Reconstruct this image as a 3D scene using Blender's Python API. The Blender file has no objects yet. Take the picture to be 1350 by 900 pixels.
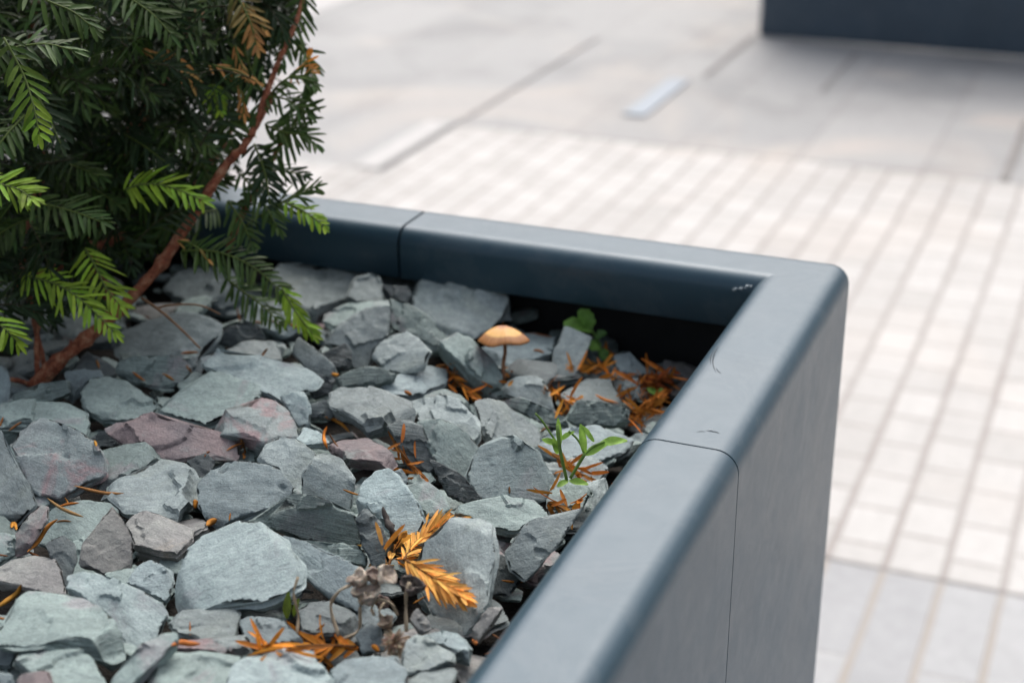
import bpy, math, random
import numpy as np
from mathutils import Vector, Matrix, noise
from mathutils.bvhtree import BVHTree
from mathutils.geometry import delaunay_2d_cdt
random.seed(7)
C = bpy.context.scene.collection
# ------------------------------------------------------------------ camera frame (solved from the picture's vanishing points)
FPX = 2104.0; PITCH = math.radians(22.93); YAW = math.radians(21.93)
CAM = Vector((0, 0, 1.35)); RIM = 0.95
FW = Vector((-math.sin(YAW)*math.cos(PITCH), math.cos(YAW)*math.cos(PITCH), -math.sin(PITCH)))
RT = Vector((math.cos(YAW), math.sin(YAW), 0)); UP = RT.cross(FW)
def ray(x, y): return FW + RT*((x-675)/FPX) - UP*((y-450)/FPX)
def on_z(x, y, z):
    d = ray(x, y); return CAM + d*((z-CAM.z)/d.z)
def at_d(x, y, d): return CAM + ray(x, y)*d
def depth(p): return (p-CAM).dot(FW)
def sstep(t): t = max(0., min(1., t)); return t*t*(3-2*t)
def bed_z(x, y): return RIM - 0.050 - 0.030*sstep((x+.52)/.25)*sstep((y-.78)/.22)
def on_bed(x, y, lift=0.):
    p = on_z(x, y, RIM-.05)
    for _ in range(5): p = on_z(x, y, bed_z(p.x, p.y)+lift)
    return p
# ------------------------------------------------------------------ objects
def mesh_obj(name, verts, faces, mat, parent=None, smooth=True, loc=None, basis=None, cols=None, sharp=None):
    me = bpy.data.meshes.new(name)
    if loc is not None:
        B = basis if basis is not None else Matrix.Identity(3)
        Bi = B.transposed()
        verts = [Bi @ (Vector(v)-loc) for v in verts]
    me.from_pydata([tuple(v) for v in verts], [], faces)
    if cols is not None:
        a = me.color_attributes.new('col', 'FLOAT_COLOR', 'POINT')
        a.data.foreach_set('color', np.array(cols, dtype=np.float32).ravel())
    if smooth: me.polygons.foreach_set('use_smooth', [True]*len(me.polygons))
    me.materials.append(mat); me.update()
    if sharp: me.set_sharp_from_angle(angle=math.radians(sharp))
    o = bpy.data.objects.new(name, me); C.objects.link(o)
    if loc is not None:
        M = (basis if basis is not None else Matrix.Identity(3)).to_4x4(); M.translation = loc
        o.matrix_world = M
    if parent is not None:
        o.parent = parent; o.matrix_parent_inverse = parent.matrix_basis.inverted()
    return o
def tag(o, label=None, cat=None, group=None, kind=None):
    if label: o['label'] = label
    if cat: o['category'] = cat
    if group: o['group'] = group
    if kind: o['kind'] = kind
    return o
def empty(name, loc):
    o = bpy.data.objects.new(name, None); C.objects.link(o); o.location = loc; o.empty_display_size = .05
    return o
def tube(pts, radii, n=8, caps=True, bumpy=0.):
    V, Fc = [], []
    pts = [Vector(p) for p in pts]; up = Vector((.13, .3, 1)).normalized()
    for i, p in enumerate(pts):
        t = (pts[min(i+1, len(pts)-1)]-pts[max(i-1, 0)]).normalized()
        a = t.cross(up)
        if a.length < 1e-3: a = t.cross(Vector((1, 0, 0)))
        a.normalize(); b = t.cross(a)
        for k in range(n):
            th = 2*math.pi*k/n; r = radii[i]
            if bumpy: r *= 1+bumpy*noise.noise(Vector((th*1.7, i*.9, p.x*40)))
            V.append(p+(a*math.cos(th)+b*math.sin(th))*r)
    for i in range(len(pts)-1):
        for k in range(n):
            Fc.append((i*n+k, i*n+(k+1) % n, (i+1)*n+(k+1) % n, (i+1)*n+k))
    if caps: Fc.append(tuple(range(n-1, -1, -1))); Fc.append(tuple((len(pts)-1)*n+k for k in range(n)))
    return V, Fc
def curve(pts, n):
    """Catmull-Rom through pts, n samples"""
    P = [Vector(p) for p in pts]; P = [P[0]*2-P[1]]+P+[P[-1]*2-P[-2]]; out = []
    m = len(P)-3
    for i in range(n):
        t = i/(n-1)*m; k = min(int(t), m-1); t -= k
        a, b, c, d = P[k:k+4]
        out.append(.5*((2*b)+(c-a)*t+(2*a-5*b+4*c-d)*t*t+(3*b-a-3*c+d)*t*t*t))
    return out
class MB:
    def __init__(s): s.v, s.f, s.c = [], [], []
    def add(s, V, Fc, col=(1, 1, 1, 1)):
        o = len(s.v); s.v += list(V); s.f += [tuple(i+o for i in f) for f in Fc]; s.c += [col]*len(V)
    def obj(s, name, mat, parent=None, smooth=True, loc=None):
        return mesh_obj(name, s.v, s.f, mat, parent, smooth, loc, None, s.c)
# ------------------------------------------------------------------ materials
def mat(name):
    m = bpy.data.materials.new(name); m.use_nodes = True; nt = m.node_tree
    b = nt.nodes['Principled BSDF']; return m, nt, b
def N(nt, t, **kw):
    n = nt.nodes.new(t)
    for k, v in kw.items():
        if k in ('operation', 'blend_type', 'data_type', 'noise_dimensions', 'feature', 'attribute_name', 'offset', 'offset_frequency', 'squash', 'squash_frequency', 'distance', 'normalize'): setattr(n, k, v)
        else: n.inputs[k.replace('_', ' ')].default_value = v
    return n
def noise_n(nt, vec, scale, detail=4, rough=.55, dist=0.):
    n = nt.nodes.new('ShaderNodeTexNoise'); n.inputs['Scale'].default_value = scale
    n.inputs['Detail'].default_value = detail; n.inputs['Roughness'].default_value = rough; n.inputs['Distortion'].default_value = dist
    nt.links.new(vec, n.inputs['Vector']); return n.outputs['Fac']
def ramp(nt, fac, stops):
    r = nt.nodes.new('ShaderNodeValToRGB'); e = r.color_ramp.elements
    while len(e) < len(stops): e.new(.5)
    for el, (p, c) in zip(e, stops):
        el.position = p; el.color = (*c, 1) if len(c) == 3 else c
    nt.links.new(fac, r.inputs['Fac']); return r.outputs['Color']
def mix(nt, fac, a, b, mode='MIX'):
    m = nt.nodes.new('ShaderNodeMix'); m.data_type = 'RGBA'; m.blend_type = mode
    def put(sock, v):
        if hasattr(v, 'links') or hasattr(v, 'is_linked'): nt.links.new(v, sock)
        elif isinstance(v, (int, float)): sock.default_value = v
        else: sock.default_value = (*v, 1) if len(v) == 3 else v
    put(m.inputs[0], fac); put(m.inputs[6], a); put(m.inputs[7], b); return m.outputs[2]
def math_n(nt, op, a, b=0.):
    m = nt.nodes.new('ShaderNodeMath'); m.operation = op
    for i, v in enumerate((a, b)):
        if isinstance(v, (int, float)): m.inputs[i].default_value = v
        else: nt.links.new(v, m.inputs[i])
    return m.outputs[0]
def mapping(nt, vec, scale=(1, 1, 1), loc=(0, 0, 0)):
    m = nt.nodes.new('ShaderNodeMapping'); m.inputs['Scale'].default_value = scale; m.inputs['Location'].default_value = loc
    nt.links.new(vec, m.inputs['Vector']); return m.outputs['Vector']
def bump(nt, h, strength, dist, normal=None):
    b = nt.nodes.new('ShaderNodeBump'); b.inputs['Strength'].default_value = strength; b.inputs['Distance'].default_value = dist
    nt.links.new(h, b.inputs['Height'])
    if normal is not None: nt.links.new(normal, b.inputs['Normal'])
    return b.outputs['Normal']

def slate(name, base, alt, patch=None, patch_lo=.55, strata=.5):
    m, nt, b = mat(name)
    tc = nt.nodes.new('ShaderNodeTexCoord'); oi = nt.nodes.new('ShaderNodeObjectInfo')
    off = nt.nodes.new('ShaderNodeVectorMath'); off.operation = 'SCALE'
    cx = nt.nodes.new('ShaderNodeCombineXYZ')
    for i in range(3): nt.links.new(oi.outputs['Random'], cx.inputs[i])
    nt.links.new(cx.outputs[0], off.inputs[0]); off.inputs['Scale'].default_value = 7.
    add = nt.nodes.new('ShaderNodeVectorMath'); add.operation = 'ADD'
    nt.links.new(tc.outputs['Object'], add.inputs[0]); nt.links.new(off.outputs[0], add.inputs[1])
    v = add.outputs[0]
    big = noise_n(nt, v, 28, 5, .6, .4)
    col = mix(nt, ramp(nt, big, [(.36, (0, 0, 0)), (.64, (1, 1, 1))]), base, alt)
    if patch is not None:
        pn = noise_n(nt, v, 22, 6, .65, 1.2)
        col = mix(nt, ramp(nt, pn, [(patch_lo-.05, (0, 0, 0)), (patch_lo+.06, (1, 1, 1))]), col, patch)
    # thin layers seen on the broken edges (object z is the cleavage direction)
    lay = noise_n(nt, mapping(nt, v, (30, 30, 520)), 1., 6, .62, .6)
    lay2 = noise_n(nt, mapping(nt, v, (60, 45, 1500)), 1., 4, .6, .3)
    laycol = ramp(nt, lay, [(.34, (.38, .40, .41)), (.52, (1, 1, 1)), (.72, (1.22, 1.22, 1.2))])
    geo = nt.nodes.new('ShaderNodeNewGeometry')
    # how far the surface turns away from the cleavage plane
    vt = nt.nodes.new('ShaderNodeVectorTransform'); vt.vector_type = 'NORMAL'; vt.convert_from = 'WORLD'; vt.convert_to = 'OBJECT'
    nt.links.new(geo.outputs['Normal'], vt.inputs[0])
    sp = nt.nodes.new('ShaderNodeSeparateXYZ'); nt.links.new(vt.outputs[0], sp.inputs[0])
    side = math_n(nt, 'SUBTRACT', 1., math_n(nt, 'ABSOLUTE', sp.outputs[2]))
    sidef = ramp(nt, side, [(.08, (.18,)*3), (.5, (1, 1, 1))])
    col = mix(nt, math_n(nt, 'MULTIPLY', sidef, strata), col, laycol, 'MULTIPLY')
    # pale streaks following the bedding
    stq = noise_n(nt, mapping(nt, v, (14, 90, 90)), 1., 6, .7, .8)
    col = mix(nt, .5, col, ramp(nt, stq, [(.33, (.74, .76, .77)), (.5, (1, 1, 1)), (.68, (1.25, 1.25, 1.22))]), 'MULTIPLY')
    # mineral grain, fine pale specks
    gr = noise_n(nt, v, 900, 3, .7)
    col = mix(nt, .55, col, ramp(nt, gr, [(.3, (.66, .66, .67)), (.7, (1.32, 1.32, 1.3))]), 'MULTIPLY')
    mid = noise_n(nt, v, 190, 5, .7, .3)
    col = mix(nt, .62, col, ramp(nt, mid, [(.3, (.66, .67, .68)), (.68, (1.3, 1.3, 1.28))]), 'MULTIPLY')
    # pale scuffs
    sc = noise_n(nt, mapping(nt, v, (1, 2.4, 1)), 120, 6, .75, 1.5)
    col = mix(nt, ramp(nt, sc, [(.62, (0, 0, 0)), (.74, (.45,)*3)]), col, (.46, .49, .48))
    # dark earth caught in the pits
    dn = noise_n(nt, v, 75, 7, .72, .8)
    col = mix(nt, ramp(nt, dn, [(.24, (.6,)*3), (.33, (0, 0, 0))]), col, (.09, .075, .068))
    # tiny rust flecks
    rn = noise_n(nt, v, 60, 3, .5, .5)
    col = mix(nt, ramp(nt, rn, [(.74, (0, 0, 0)), (.80, (.6,)*3)]), col, (.25, .15, .08))
    hv = nt.nodes.new('ShaderNodeHueSaturation'); nt.links.new(col, hv.inputs['Color'])
    mr = nt.nodes.new('ShaderNodeMapRange'); nt.links.new(oi.outputs['Random'], mr.inputs[0])
    mr.inputs[3].default_value = .72; mr.inputs[4].default_value = 1.22; nt.links.new(mr.outputs[0], hv.inputs['Value'])
    nt.links.new(hv.outputs[0], b.inputs['Base Color'])
    b.inputs['Roughness'].default_value = .62; b.inputs['Specular IOR Level'].default_value = .4
    h1 = bump(nt, mid, .8, .0014)
    h2 = bump(nt, gr, .6, .0005, h1)
    h3m = math_n(nt, 'ADD', lay, math_n(nt, 'MULTIPLY', lay2, .5))
    h3 = bump(nt, math_n(nt, 'MULTIPLY', h3m, sidef), .9, .0016, h2)
    grn = noise_n(nt, mapping(nt, v, (22, 170, 170)), 1., 7, .72, 1.0)
    h4 = bump(nt, grn, .45, .0020, h3); nt.links.new(h4, b.inputs['Normal'])
    return m
SL = {
 'g': slate('slate_grey_green', (.235, .295, .280), (.185, .235, .225), (.235, .24, .245), .60),
 'b': slate('slate_blue_grey', (.235, .290, .298), (.185, .228, .238), None),
 'p': slate('slate_pale', (.330, .400, .400), (.270, .335, .335), (.27, .30, .31), .62, .4),
 'l': slate('slate_light_grey', (.275, .320, .318), (.215, .255, .255), (.25, .29, .275), .58),
 'r': slate('slate_purple_patched', (.225, .265, .260), (.20, .225, .225), (.265, .195, .198), .53),
 'u': slate('slate_purple', (.240, .180, .178), (.185, .155, .16), (.23, .25, .24), .58, .7),
 'w': slate('slate_brown_grey', (.235, .238, .225), (.19, .185, .18), (.30, .26, .21), .64),
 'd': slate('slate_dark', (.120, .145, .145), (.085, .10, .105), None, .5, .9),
}

def paint(name, col, rough):
    m, nt, b = mat(name)
    tc = nt.nodes.new('ShaderNodeTexCoord'); v = tc.outputs['Object']
    fine = noise_n(nt, v, 2600, 2, .6); cloud = noise_n(nt, v, 6, 5, .6, .5); dust = noise_n(nt, v, 420, 5, .75)
    c = mix(nt, ramp(nt, cloud, [(.35, (0, 0, 0)), (.7, (1, 1, 1))]), col, tuple(x*1.25 for x in col))
    c = mix(nt, ramp(nt, dust, [(.66, (0, 0, 0)), (.80, (.30,)*3)]), c, (.30, .31, .31))
    # a few hair scratches
    vo = nt.nodes.new('ShaderNodeTexNoise'); vo.inputs['Scale'].default_value = 1.; vo.inputs['Detail'].default_value = 2
    nt.links.new(mapping(nt, v, (900, 24, 60)), vo.inputs['Vector'])
    scr = ramp(nt, vo.outputs['Fac'], [(.80, (0, 0, 0)), (.815, (.5,)*3)])
    # dried water marks and settled dust
    wm = noise_n(nt, v, 17, 7, .72, 1.4); sm = noise_n(nt, v, 48, 6, .7, .8)
    c = mix(nt, ramp(nt, wm, [(.50, (0, 0, 0)), (.60, (.08,)*3), (.63, (.03,)*3), (.80, (.14,)*3)]), c, (.26, .27, .27))
    sp_ = noise_n(nt, v, 150, 4, .6); c = mix(nt, ramp(nt, sp_, [(.725, (0, 0, 0)), (.76, (.5,)*3)]), c, (.05, .045, .035))
    nt.links.new(c, b.inputs['Base Color'])
    rr = math_n(nt, 'ADD', math_n(nt, 'MULTIPLY', cloud, .12), math_n(nt, 'MULTIPLY', math_n(nt, 'ADD', wm, sm), .16))
    nt.links.new(math_n(nt, 'ADD', rr, rough-.20), b.inputs['Roughness'])
    wv = noise_n(nt, v, 5, 2, .5)
    nt.links.new(bump(nt, fine, .12, .0002, bump(nt, wv, .14, .003)), b.inputs['Normal'])
    b.inputs['IOR'].default_value = 1.47; b.inputs['Specular Tint'].default_value = (.82, .91, 1., 1)
    return m
M_RIM = paint('powder_coated_steel', (.027, .056, .076), .34)
M_DARKSTEEL = paint('powder_coated_steel_dark', (.045, .064, .085), .5)

def plain(name, col, rough=.6, var=.3, scale=60, sss=None, spec=.4, bmp=0., bscale=300, bdist=.0005):
    m, nt, b = mat(name); tc = nt.nodes.new('ShaderNodeTexCoord')
    n = noise_n(nt, tc.outputs['Object'], scale, 5, .6)
    c = mix(nt, ramp(nt, n, [(.3, (0, 0, 0)), (.7, (1, 1, 1))]), tuple(x*(1-var) for x in col), tuple(x*(1+var) for x in col))
    nt.links.new(c, b.inputs['Base Color']); b.inputs['Roughness'].default_value = rough; b.inputs['Specular IOR Level'].default_value = spec
    if bmp: nt.links.new(bump(nt, noise_n(nt, tc.outputs['Object'], bscale, 5, .65), bmp, bdist), b.inputs['Normal'])
    return m
def leafy(name, rough=.38, trans=.2):
    m, nt, b = mat(name)
    at = nt.nodes.new('ShaderNodeAttribute'); at.attribute_name = 'col'
    tc = nt.nodes.new('ShaderNodeTexCoord')
    n = noise_n(nt, tc.outputs['Object'], 160, 4, .6)
    c = mix(nt, .7, at.outputs['Color'], ramp(nt, n, [(.3, (.65,)*3), (.7, (1.35,)*3)]), 'MULTIPLY')
    nt.links.new(c, b.inputs['Base Color']); b.inputs['Roughness'].default_value = rough
    b.inputs['Specular IOR Level'].default_value = .25
    if trans:
        tr = nt.nodes.new('ShaderNodeBsdfTranslucent'); nt.links.new(c, tr.inputs['Color'])
        mx = nt.nodes.new('ShaderNodeMixShader'); mx.inputs[0].default_value = trans
        nt.links.new(b.outputs[0], mx.inputs[1]); nt.links.new(tr.outputs[0], mx.inputs[2])
        nt.links.new(mx.outputs[0], nt.nodes['Material Output'].inputs['Surface'])
    return m
M_NEEDLE = leafy('yew_needle', .52, .14); M_DEAD = leafy('dead_needle', .82, .2); M_LEAF = leafy('seedling_leaf', .45, .3)
def bark_mat():
    m, nt, b = mat('yew_bark'); tc = nt.nodes.new('ShaderNodeTexCoord'); v = tc.outputs['Object']
    n = noise_n(nt, v, 140, 6, .7, .6); n2 = noise_n(nt, v, 500, 4, .7)
    c = ramp(nt, n, [(.30, (.08, .022, .012)), (.48, (.34, .095, .042)), (.70, (.56, .30, .17))])
    c = mix(nt, .6, c, ramp(nt, n2, [(.3, (.55,)*3), (.7, (1.35,)*3)]), 'MULTIPLY')
    nt.links.new(c, b.inputs['Base Color']); b.inputs['Roughness'].default_value = .75
    nt.links.new(bump(nt, n2, .7, .0012, bump(nt, n, 1., .0030)), b.inputs['Normal']); return m
M_BARK = bark_mat()
M_CUTWOOD = plain('cut_wood', (.55, .30, .16), .7, .2, 300)
M_SOIL = plain('soil', (.022, .018, .014), .95, .5, 120, bmp=1., bscale=180, bdist=.004)

# ------------------------------------------------------------------ paving
def paving(name, bw, bl, tone_a, tone_b, joint_c, joint, x0, y0, stain, warm, bumpy=.5, cross=.35):
    m, nt, b = mat(name); tc = nt.nodes.new('ShaderNodeTexCoord'); geo = nt.nodes.new('ShaderNodeNewGeometry')
    P = geo.outputs['Position']
    wob = nt.nodes.new('ShaderNodeTexNoise'); wob.inputs['Scale'].default_value = 6; nt.links.new(P, wob.inputs['Vector'])
    sw = nt.nodes.new('ShaderNodeSeparateXYZ'); nt.links.new(P, sw.inputs[0])
    cb = nt.nodes.new('ShaderNodeCombineXYZ')      # bricks run along world y
    nt.links.new(math_n(nt, 'SUBTRACT', sw.outputs[1], y0), cb.inputs[0]); nt.links.new(math_n(nt, 'SUBTRACT', sw.outputs[0], x0), cb.inputs[1])
    wa = nt.nodes.new('ShaderNodeVectorMath'); wa.operation = 'MULTIPLY_ADD'
    nt.links.new(wob.outputs['Color'], wa.inputs[0]); wa.inputs[1].default_value = (.010, .006, 0); nt.links.new(cb.outputs[0], wa.inputs[2])
    br = nt.nodes.new('ShaderNodeTexBrick'); br.inputs['Scale'].default_value = 1.
    br.offset = .43; br.offset_frequency = 2
    br.inputs['Brick Width'].default_value = bl; br.inputs['Row Height'].default_value = bw
    br.inputs['Mortar Size'].default_value = joint; br.inputs['Mortar Smooth'].default_value = .3; br.inputs['Bias'].default_value = 0
    br.inputs['Color1'].default_value = (0, 0, 0, 1); br.inputs['Color2'].default_value = (1, 1, 1, 1); br.inputs['Mortar'].default_value = (.5,)*3+(1,)
    nt.links.new(wa.outputs[0], br.inputs['Vector'])
    c = mix(nt, br.outputs['Color'], tone_a, tone_b)
    n1 = noise_n(nt, P, 2.2, 5, .65, .6); n2 = noise_n(nt, P, 34, 6, .7); n3 = noise_n(nt, P, 1.3, 3, .5, 1.)
    c = mix(nt, .55, c, ramp(nt, n2, [(.3, (.80,)*3), (.7, (1.12,)*3)]), 'MULTIPLY')
    c = mix(nt, ramp(nt, n1, [(.50, (0, 0, 0)), (.72, (stain,)*3)]), c, tuple(x*.55 for x in tone_a))
    c = mix(nt, ramp(nt, n3, [(.52, (0, 0, 0)), (.75, (warm,)*3)]), c, (.56, .47, .40))
    sy = nt.nodes.new('ShaderNodeSeparateXYZ'); nt.links.new(wa.outputs[0], sy.inputs[0])
    fr = math_n(nt, 'FRACT', math_n(nt, 'DIVIDE', sy.outputs[1], bw))
    e = math_n(nt, 'MULTIPLY', math_n(nt, 'ABSOLUTE', math_n(nt, 'SUBTRACT', fr, .5)), 2.)
    jw = joint*1.7/bw
    colj = ramp(nt, e, [(1-jw*1.6, (0, 0, 0)), (1-jw*.8, (1, 1, 1))])
    fac = math_n(nt, 'MAXIMUM', colj, math_n(nt, 'MULTIPLY', br.outputs['Fac'], cross))
    c = mix(nt, math_n(nt, 'MULTIPLY', fac, ramp(nt, n1, [(.3, (.6,)*3), (.7, (1,)*3)])), c, joint_c)
    nt.links.new(c, b.inputs['Base Color']); b.inputs['Roughness'].default_value = .7
    h = math_n(nt, 'SUBTRACT', math_n(nt, 'MULTIPLY', n2, .3), br.outputs['Fac'])
    nt.links.new(bump(nt, h, bumpy, .006), b.inputs['Normal']); return m
H = 1.35
SW = .0930                                         # sett width
X_J = -.2725*H                                      # a joint measured in the photo
M_SETT = paving('white_setts', SW, .13, (.43, .41, .388), (.52, .50, .477), (.29, .255, .235), .0062, X_J-SW*40, 1.709*H, .22, .35, cross=.75)
M_SLAB = paving('grey_slabs', SW, .62, (.325, .325, .33), (.39, .388, .388), (.33, .29, .25), .006, X_J-SW*60, 1.709*H, .3, .12, cross=.2)
M_SLABF = paving('grey_slabs_far', .365, .9, (.295, .292, .288), (.35, .342, .334), (.26, .245, .235), .004, -1.495*H-3.65, 3.37*H, .6, .55, cross=.4)
def sheet(name, x0, x1, y0, y1, z, m, n=1):
    V = [(x0, y0, z), (x1, y0, z), (x1, y1, z), (x0, y1, z)]
    return tag(mesh_obj(name, V, [(0, 1, 2, 3)], m, smooth=False), kind='structure')
sheet('ground', -300, 300, -300, 300, -.004, M_SLABF)
sheet('paving_near', -6, 8, -4, 1.709*H-.006, 0, M_SLAB)
sheet('paving_setts', -1.487*H, 8, 1.709*H+.004, 3.368*H, .0, M_SETT)
sheet('paving_setts_side', -1.72*H, -1.490*H, 1.709*H+.004, 2.955*H, .0, M_SETT)
M_JOINT = plain('joint_dirt', (.245, .228, .215), .95, .4, 20)
sheet('paving_joint', -6, 8, 1.709*H-.006, 1.709*H+.004, -.001, M_JOINT)
M_WHITE = plain('white_stone', (.46, .445, .43), .7, .06, 15)
sheet('paving_white_patch', -2.75*H, -2.43*H, 4.0*H, 5.4*H, .0, M_WHITE)
sheet('paving_kerb_stone', -1.572*H, -1.512*H, 2.975*H, 3.372*H, .0, M_WHITE)
# dirt-filled wide joints that show as dark lines in the far paving
def strip_px(name, a, b, w, m, z=.0):
    A = on_z(*a, 0); B = on_z(*b, 0); d = (B-A).normalized(); s = Vector((d.y, -d.x, 0))*w/2
    V = [A-s, A+s, B+s, B-s]
    for v in V: v.z = z
    return tag(mesh_obj(name, V, [(0, 1, 2, 3)], m, smooth=False), kind='structure')
for (x, ya, yb, w) in ((-1.500*H, 2.96*H, 4.4*H, .009), (-1.082*H, 4.05*H, 4.60*H, .018), (-.76*H, 4.0*H, 4.5*H, .009), (-.245*H, 3.39*H, 3.9*H, .024)):
    sheet('paving_joint', x-w/2, x+w/2, ya, yb, .001, M_JOINT)
sheet('paving_joint', -1.485*H, 8, 3.369*H, 3.369*H+.012, .001, M_JOINT)
# pale metal inlays in the paving
M_INLAY = plain('pale_metal_inlay', (.31, .345, .385), .6, .08, 20)
def inlay(x0, x1, y0, y1, label):
    V = [(x0, y0, .0), (x1, y0, .0), (x1, y1, .0), (x0, y1, .0)]; V += [(a, b, .004) for a, b, _ in V]
    F_ = [(4, 5, 6, 7), (0, 1, 5, 4), (1, 2, 6, 5), (2, 3, 7, 6), (3, 0, 4, 7)]
    o = mesh_obj('ground_strip', V, F_, M_INLAY, smooth=False, loc=Vector(((x0+x1)/2, (y0+y1)/2, 0)))
    tag(o, label, 'strip', 'pale strips set in the paving')
inlay(-1.160*H, -1.105*H, 3.60*H, 3.99*H, 'pale blue strip inlaid in the grey paving, nearer to the white setts')
inlay(-1.165*H, -1.110*H, 5.02*H, 5.42*H, 'pale blue strip inlaid in the grey paving, far one at the top edge of the photo')

# ------------------------------------------------------------------ planters
def section(path, profile, r, y_cap=None):
    """path: outer footprint polyline (rounded at inner vertices); profile: (inset, z) list"""
    V, Fc = [], []; n = len(profile)
    path = [Vector((p[0], p[1], 0)) for p in path]; cols = []
    for i, p in enumerate(path):
        if i == 0 or i == len(path)-1:
            d = (path[1]-path[0]) if i == 0 else (path[-1]-path[-2]); d.normalize()
            inn = Vector((-d.y, d.x, 0)); cols.append(lambda ins, p=p, inn=inn: p+inn*ins)
        else:
            d0 = (p-path[i-1]).normalized(); d1 = (path[i+1]-p).normalized()
            i0 = Vector((-d0.y, d0.x, 0)); i1 = Vector((-d1.y, d1.x, 0))
            cols.append(lambda ins, p=p, d0=d0, i0=i0: p-d0*(max(r, ins)+.0015)+i0*ins)
            for k in range(9):
                t = k/8
                def fn(ins, p=p, i0=i0, i1=i1, t=t):
                    c = p+(i0+i1)*r
                    if ins >= r-1e-5: return p+(i0+i1)*ins
                    a = math.pi/2*t; return c-(i0*math.cos(a)+i1*math.sin(a))*(r-ins)
                cols.append(fn)
            cols.append(lambda ins, p=p, d1=d1, i1=i1: p+d1*(max(r, ins)+.0015)+i1*ins)
    for fn in cols:
        for ins, z in profile:
            q = fn(ins); V.append(Vector((q.x, q.y, z)))
    for i in range(len(cols)-1):
        for k in range(n-1):
            a, b, c, d = i*n+k, i*n+k+1, (i+1)*n+k+1, (i+1)*n+k
            ids = []
            for q in (a, b, c, d):
                if all((V[q]-V[w]).length > 1e-6 for w in ids): ids.append(q)
            if len(ids) > 2: Fc.append(tuple(reversed(ids)))
    return V, Fc
def rim_profile(zt, zb=.0, sh=0., ro=.0135, ri=.0135, W=.060, lip=.040):
    """inset from outer face; sh = inward offset used for the folded ends"""
    p = [(sh, zb)]
    for k in range(24): p.append((sh, zb+(zt-ro-zb)*(k+1)/25)) if k % 6 == 5 else None
    p.append((sh, zt-ro-.0015))
    for k in range(9):
        a = math.pi/2*k/8; p.append((ro-(ro-sh)*math.cos(a), zt-ro+(ro-sh)*math.sin(a)))
    p.append((ro+.001, zt-sh)); p.append((W-ri-.001, zt-sh))
    for k in range(9):
        a = math.pi/2*k/8; p.append((W-ri+(ri-sh)*math.sin(a), zt-ri+(ri-sh)*math.cos(a)))
    p.append((W-sh, zt-ri-.0015)); p.append((W-sh, zt-lip+sh+.001)); p.append((W-sh-.001, zt-lip+sh))
    p.append((W-.012, zt-lip+sh)); p.append((W-.012, zt-lip+.004))
    return p
def build_section(name, path, zt, parent, m, r=.016, **kw):
    mb = MB(); V, Fc = section(path, rim_profile(zt, **kw), r); 
    mb.add(V, Fc)
    # folded end returns: a lip of 3 mm turned inwards at both ends, with a tiny rounded edge
    outer = rim_profile(zt, **kw); inn = rim_profile(zt, sh=.0025, **kw)
    for e in (0, 1):
        P0 = Vector((*path[0 if e == 0 else -1], 0)); P1 = Vector((*path[1 if e == 0 else -2], 0))
        d = (P1-P0).normalized(); side = Vector((-d.y, d.x, 0)) if e == 0 else Vector((d.y, -d.x, 0))
        Vv = []
        for (ins, z) in outer: q = P0+side*ins; Vv.append(Vector((q.x, q.y, z)))
        for (ins, z) in inn: q = P0+side*ins-d*.0001; Vv.append(Vector((q.x, q.y, z)))
        n = len(outer); mb.add(Vv, [(k, k+1, n+k+1, n+k) for k in range(n-3)])
    return mb.obj(name, m, parent, True)
def planter(x0, x1, y0, y1, zt, label, seams):
    root = empty('planter', Vector(((x0+x1)/2, (y0+y1)/2, 0)))
    tag(root, label, 'planter', 'steel planters on the paving')
    bpy.context.view_layer.update()
    g = .0007
    if seams:
        sx, sy = seams
        build_section('corner_panel', [(x1, sy+g), (x1, y1), (sx+g, y1)], zt, root, M_RIM)
        build_section('back_panel', [(sx-.0016, y1), (x0, y1), (x0, (y0+y1)/2+g)], zt, root, M_RIM)
        build_section('side_panel', [(x0, (y0+y1)/2-g), (x0, y0), (x1, y0), (x1, sy-g)], zt, root, M_RIM)
    else:
        my = (y0+y1)/2; mx = (x0+x1)/2
        build_section('side_panel', [(x1, my+g), (x1, y1), (x0, y1), (x0, my+g)], zt, root, M_DARKSTEEL)
        build_section('side_panel', [(x0, my-g), (x0, y0), (x1, y0), (x1, my-g)], zt, root, M_DARKSTEEL)
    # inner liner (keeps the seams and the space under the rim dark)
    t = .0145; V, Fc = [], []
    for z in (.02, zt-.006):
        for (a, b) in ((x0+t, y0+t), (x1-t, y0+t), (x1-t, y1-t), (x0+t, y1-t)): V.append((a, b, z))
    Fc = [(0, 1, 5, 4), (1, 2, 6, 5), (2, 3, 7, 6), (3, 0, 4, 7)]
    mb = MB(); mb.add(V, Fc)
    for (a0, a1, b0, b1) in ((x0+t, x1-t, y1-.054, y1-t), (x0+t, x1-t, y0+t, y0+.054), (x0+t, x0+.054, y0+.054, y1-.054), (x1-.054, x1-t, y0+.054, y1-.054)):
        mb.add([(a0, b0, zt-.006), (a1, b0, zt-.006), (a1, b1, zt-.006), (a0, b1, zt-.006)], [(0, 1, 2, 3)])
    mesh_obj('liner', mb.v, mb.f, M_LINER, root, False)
    return root
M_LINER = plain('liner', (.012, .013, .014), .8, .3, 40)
PX1, PY1 = -.1772, 1.1085
pl = planter(-1.38, PX1, -.55, PY1, RIM, 'blue grey steel planter with rounded rim filled with slate chips', (-.5165, .7768))
M_MARK = plain('scuff', (.022, .028, .034), .8, .2, 50)
M_PALE = plain('bare_scuff', (.30, .34, .36), .6, .2, 50)
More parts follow.
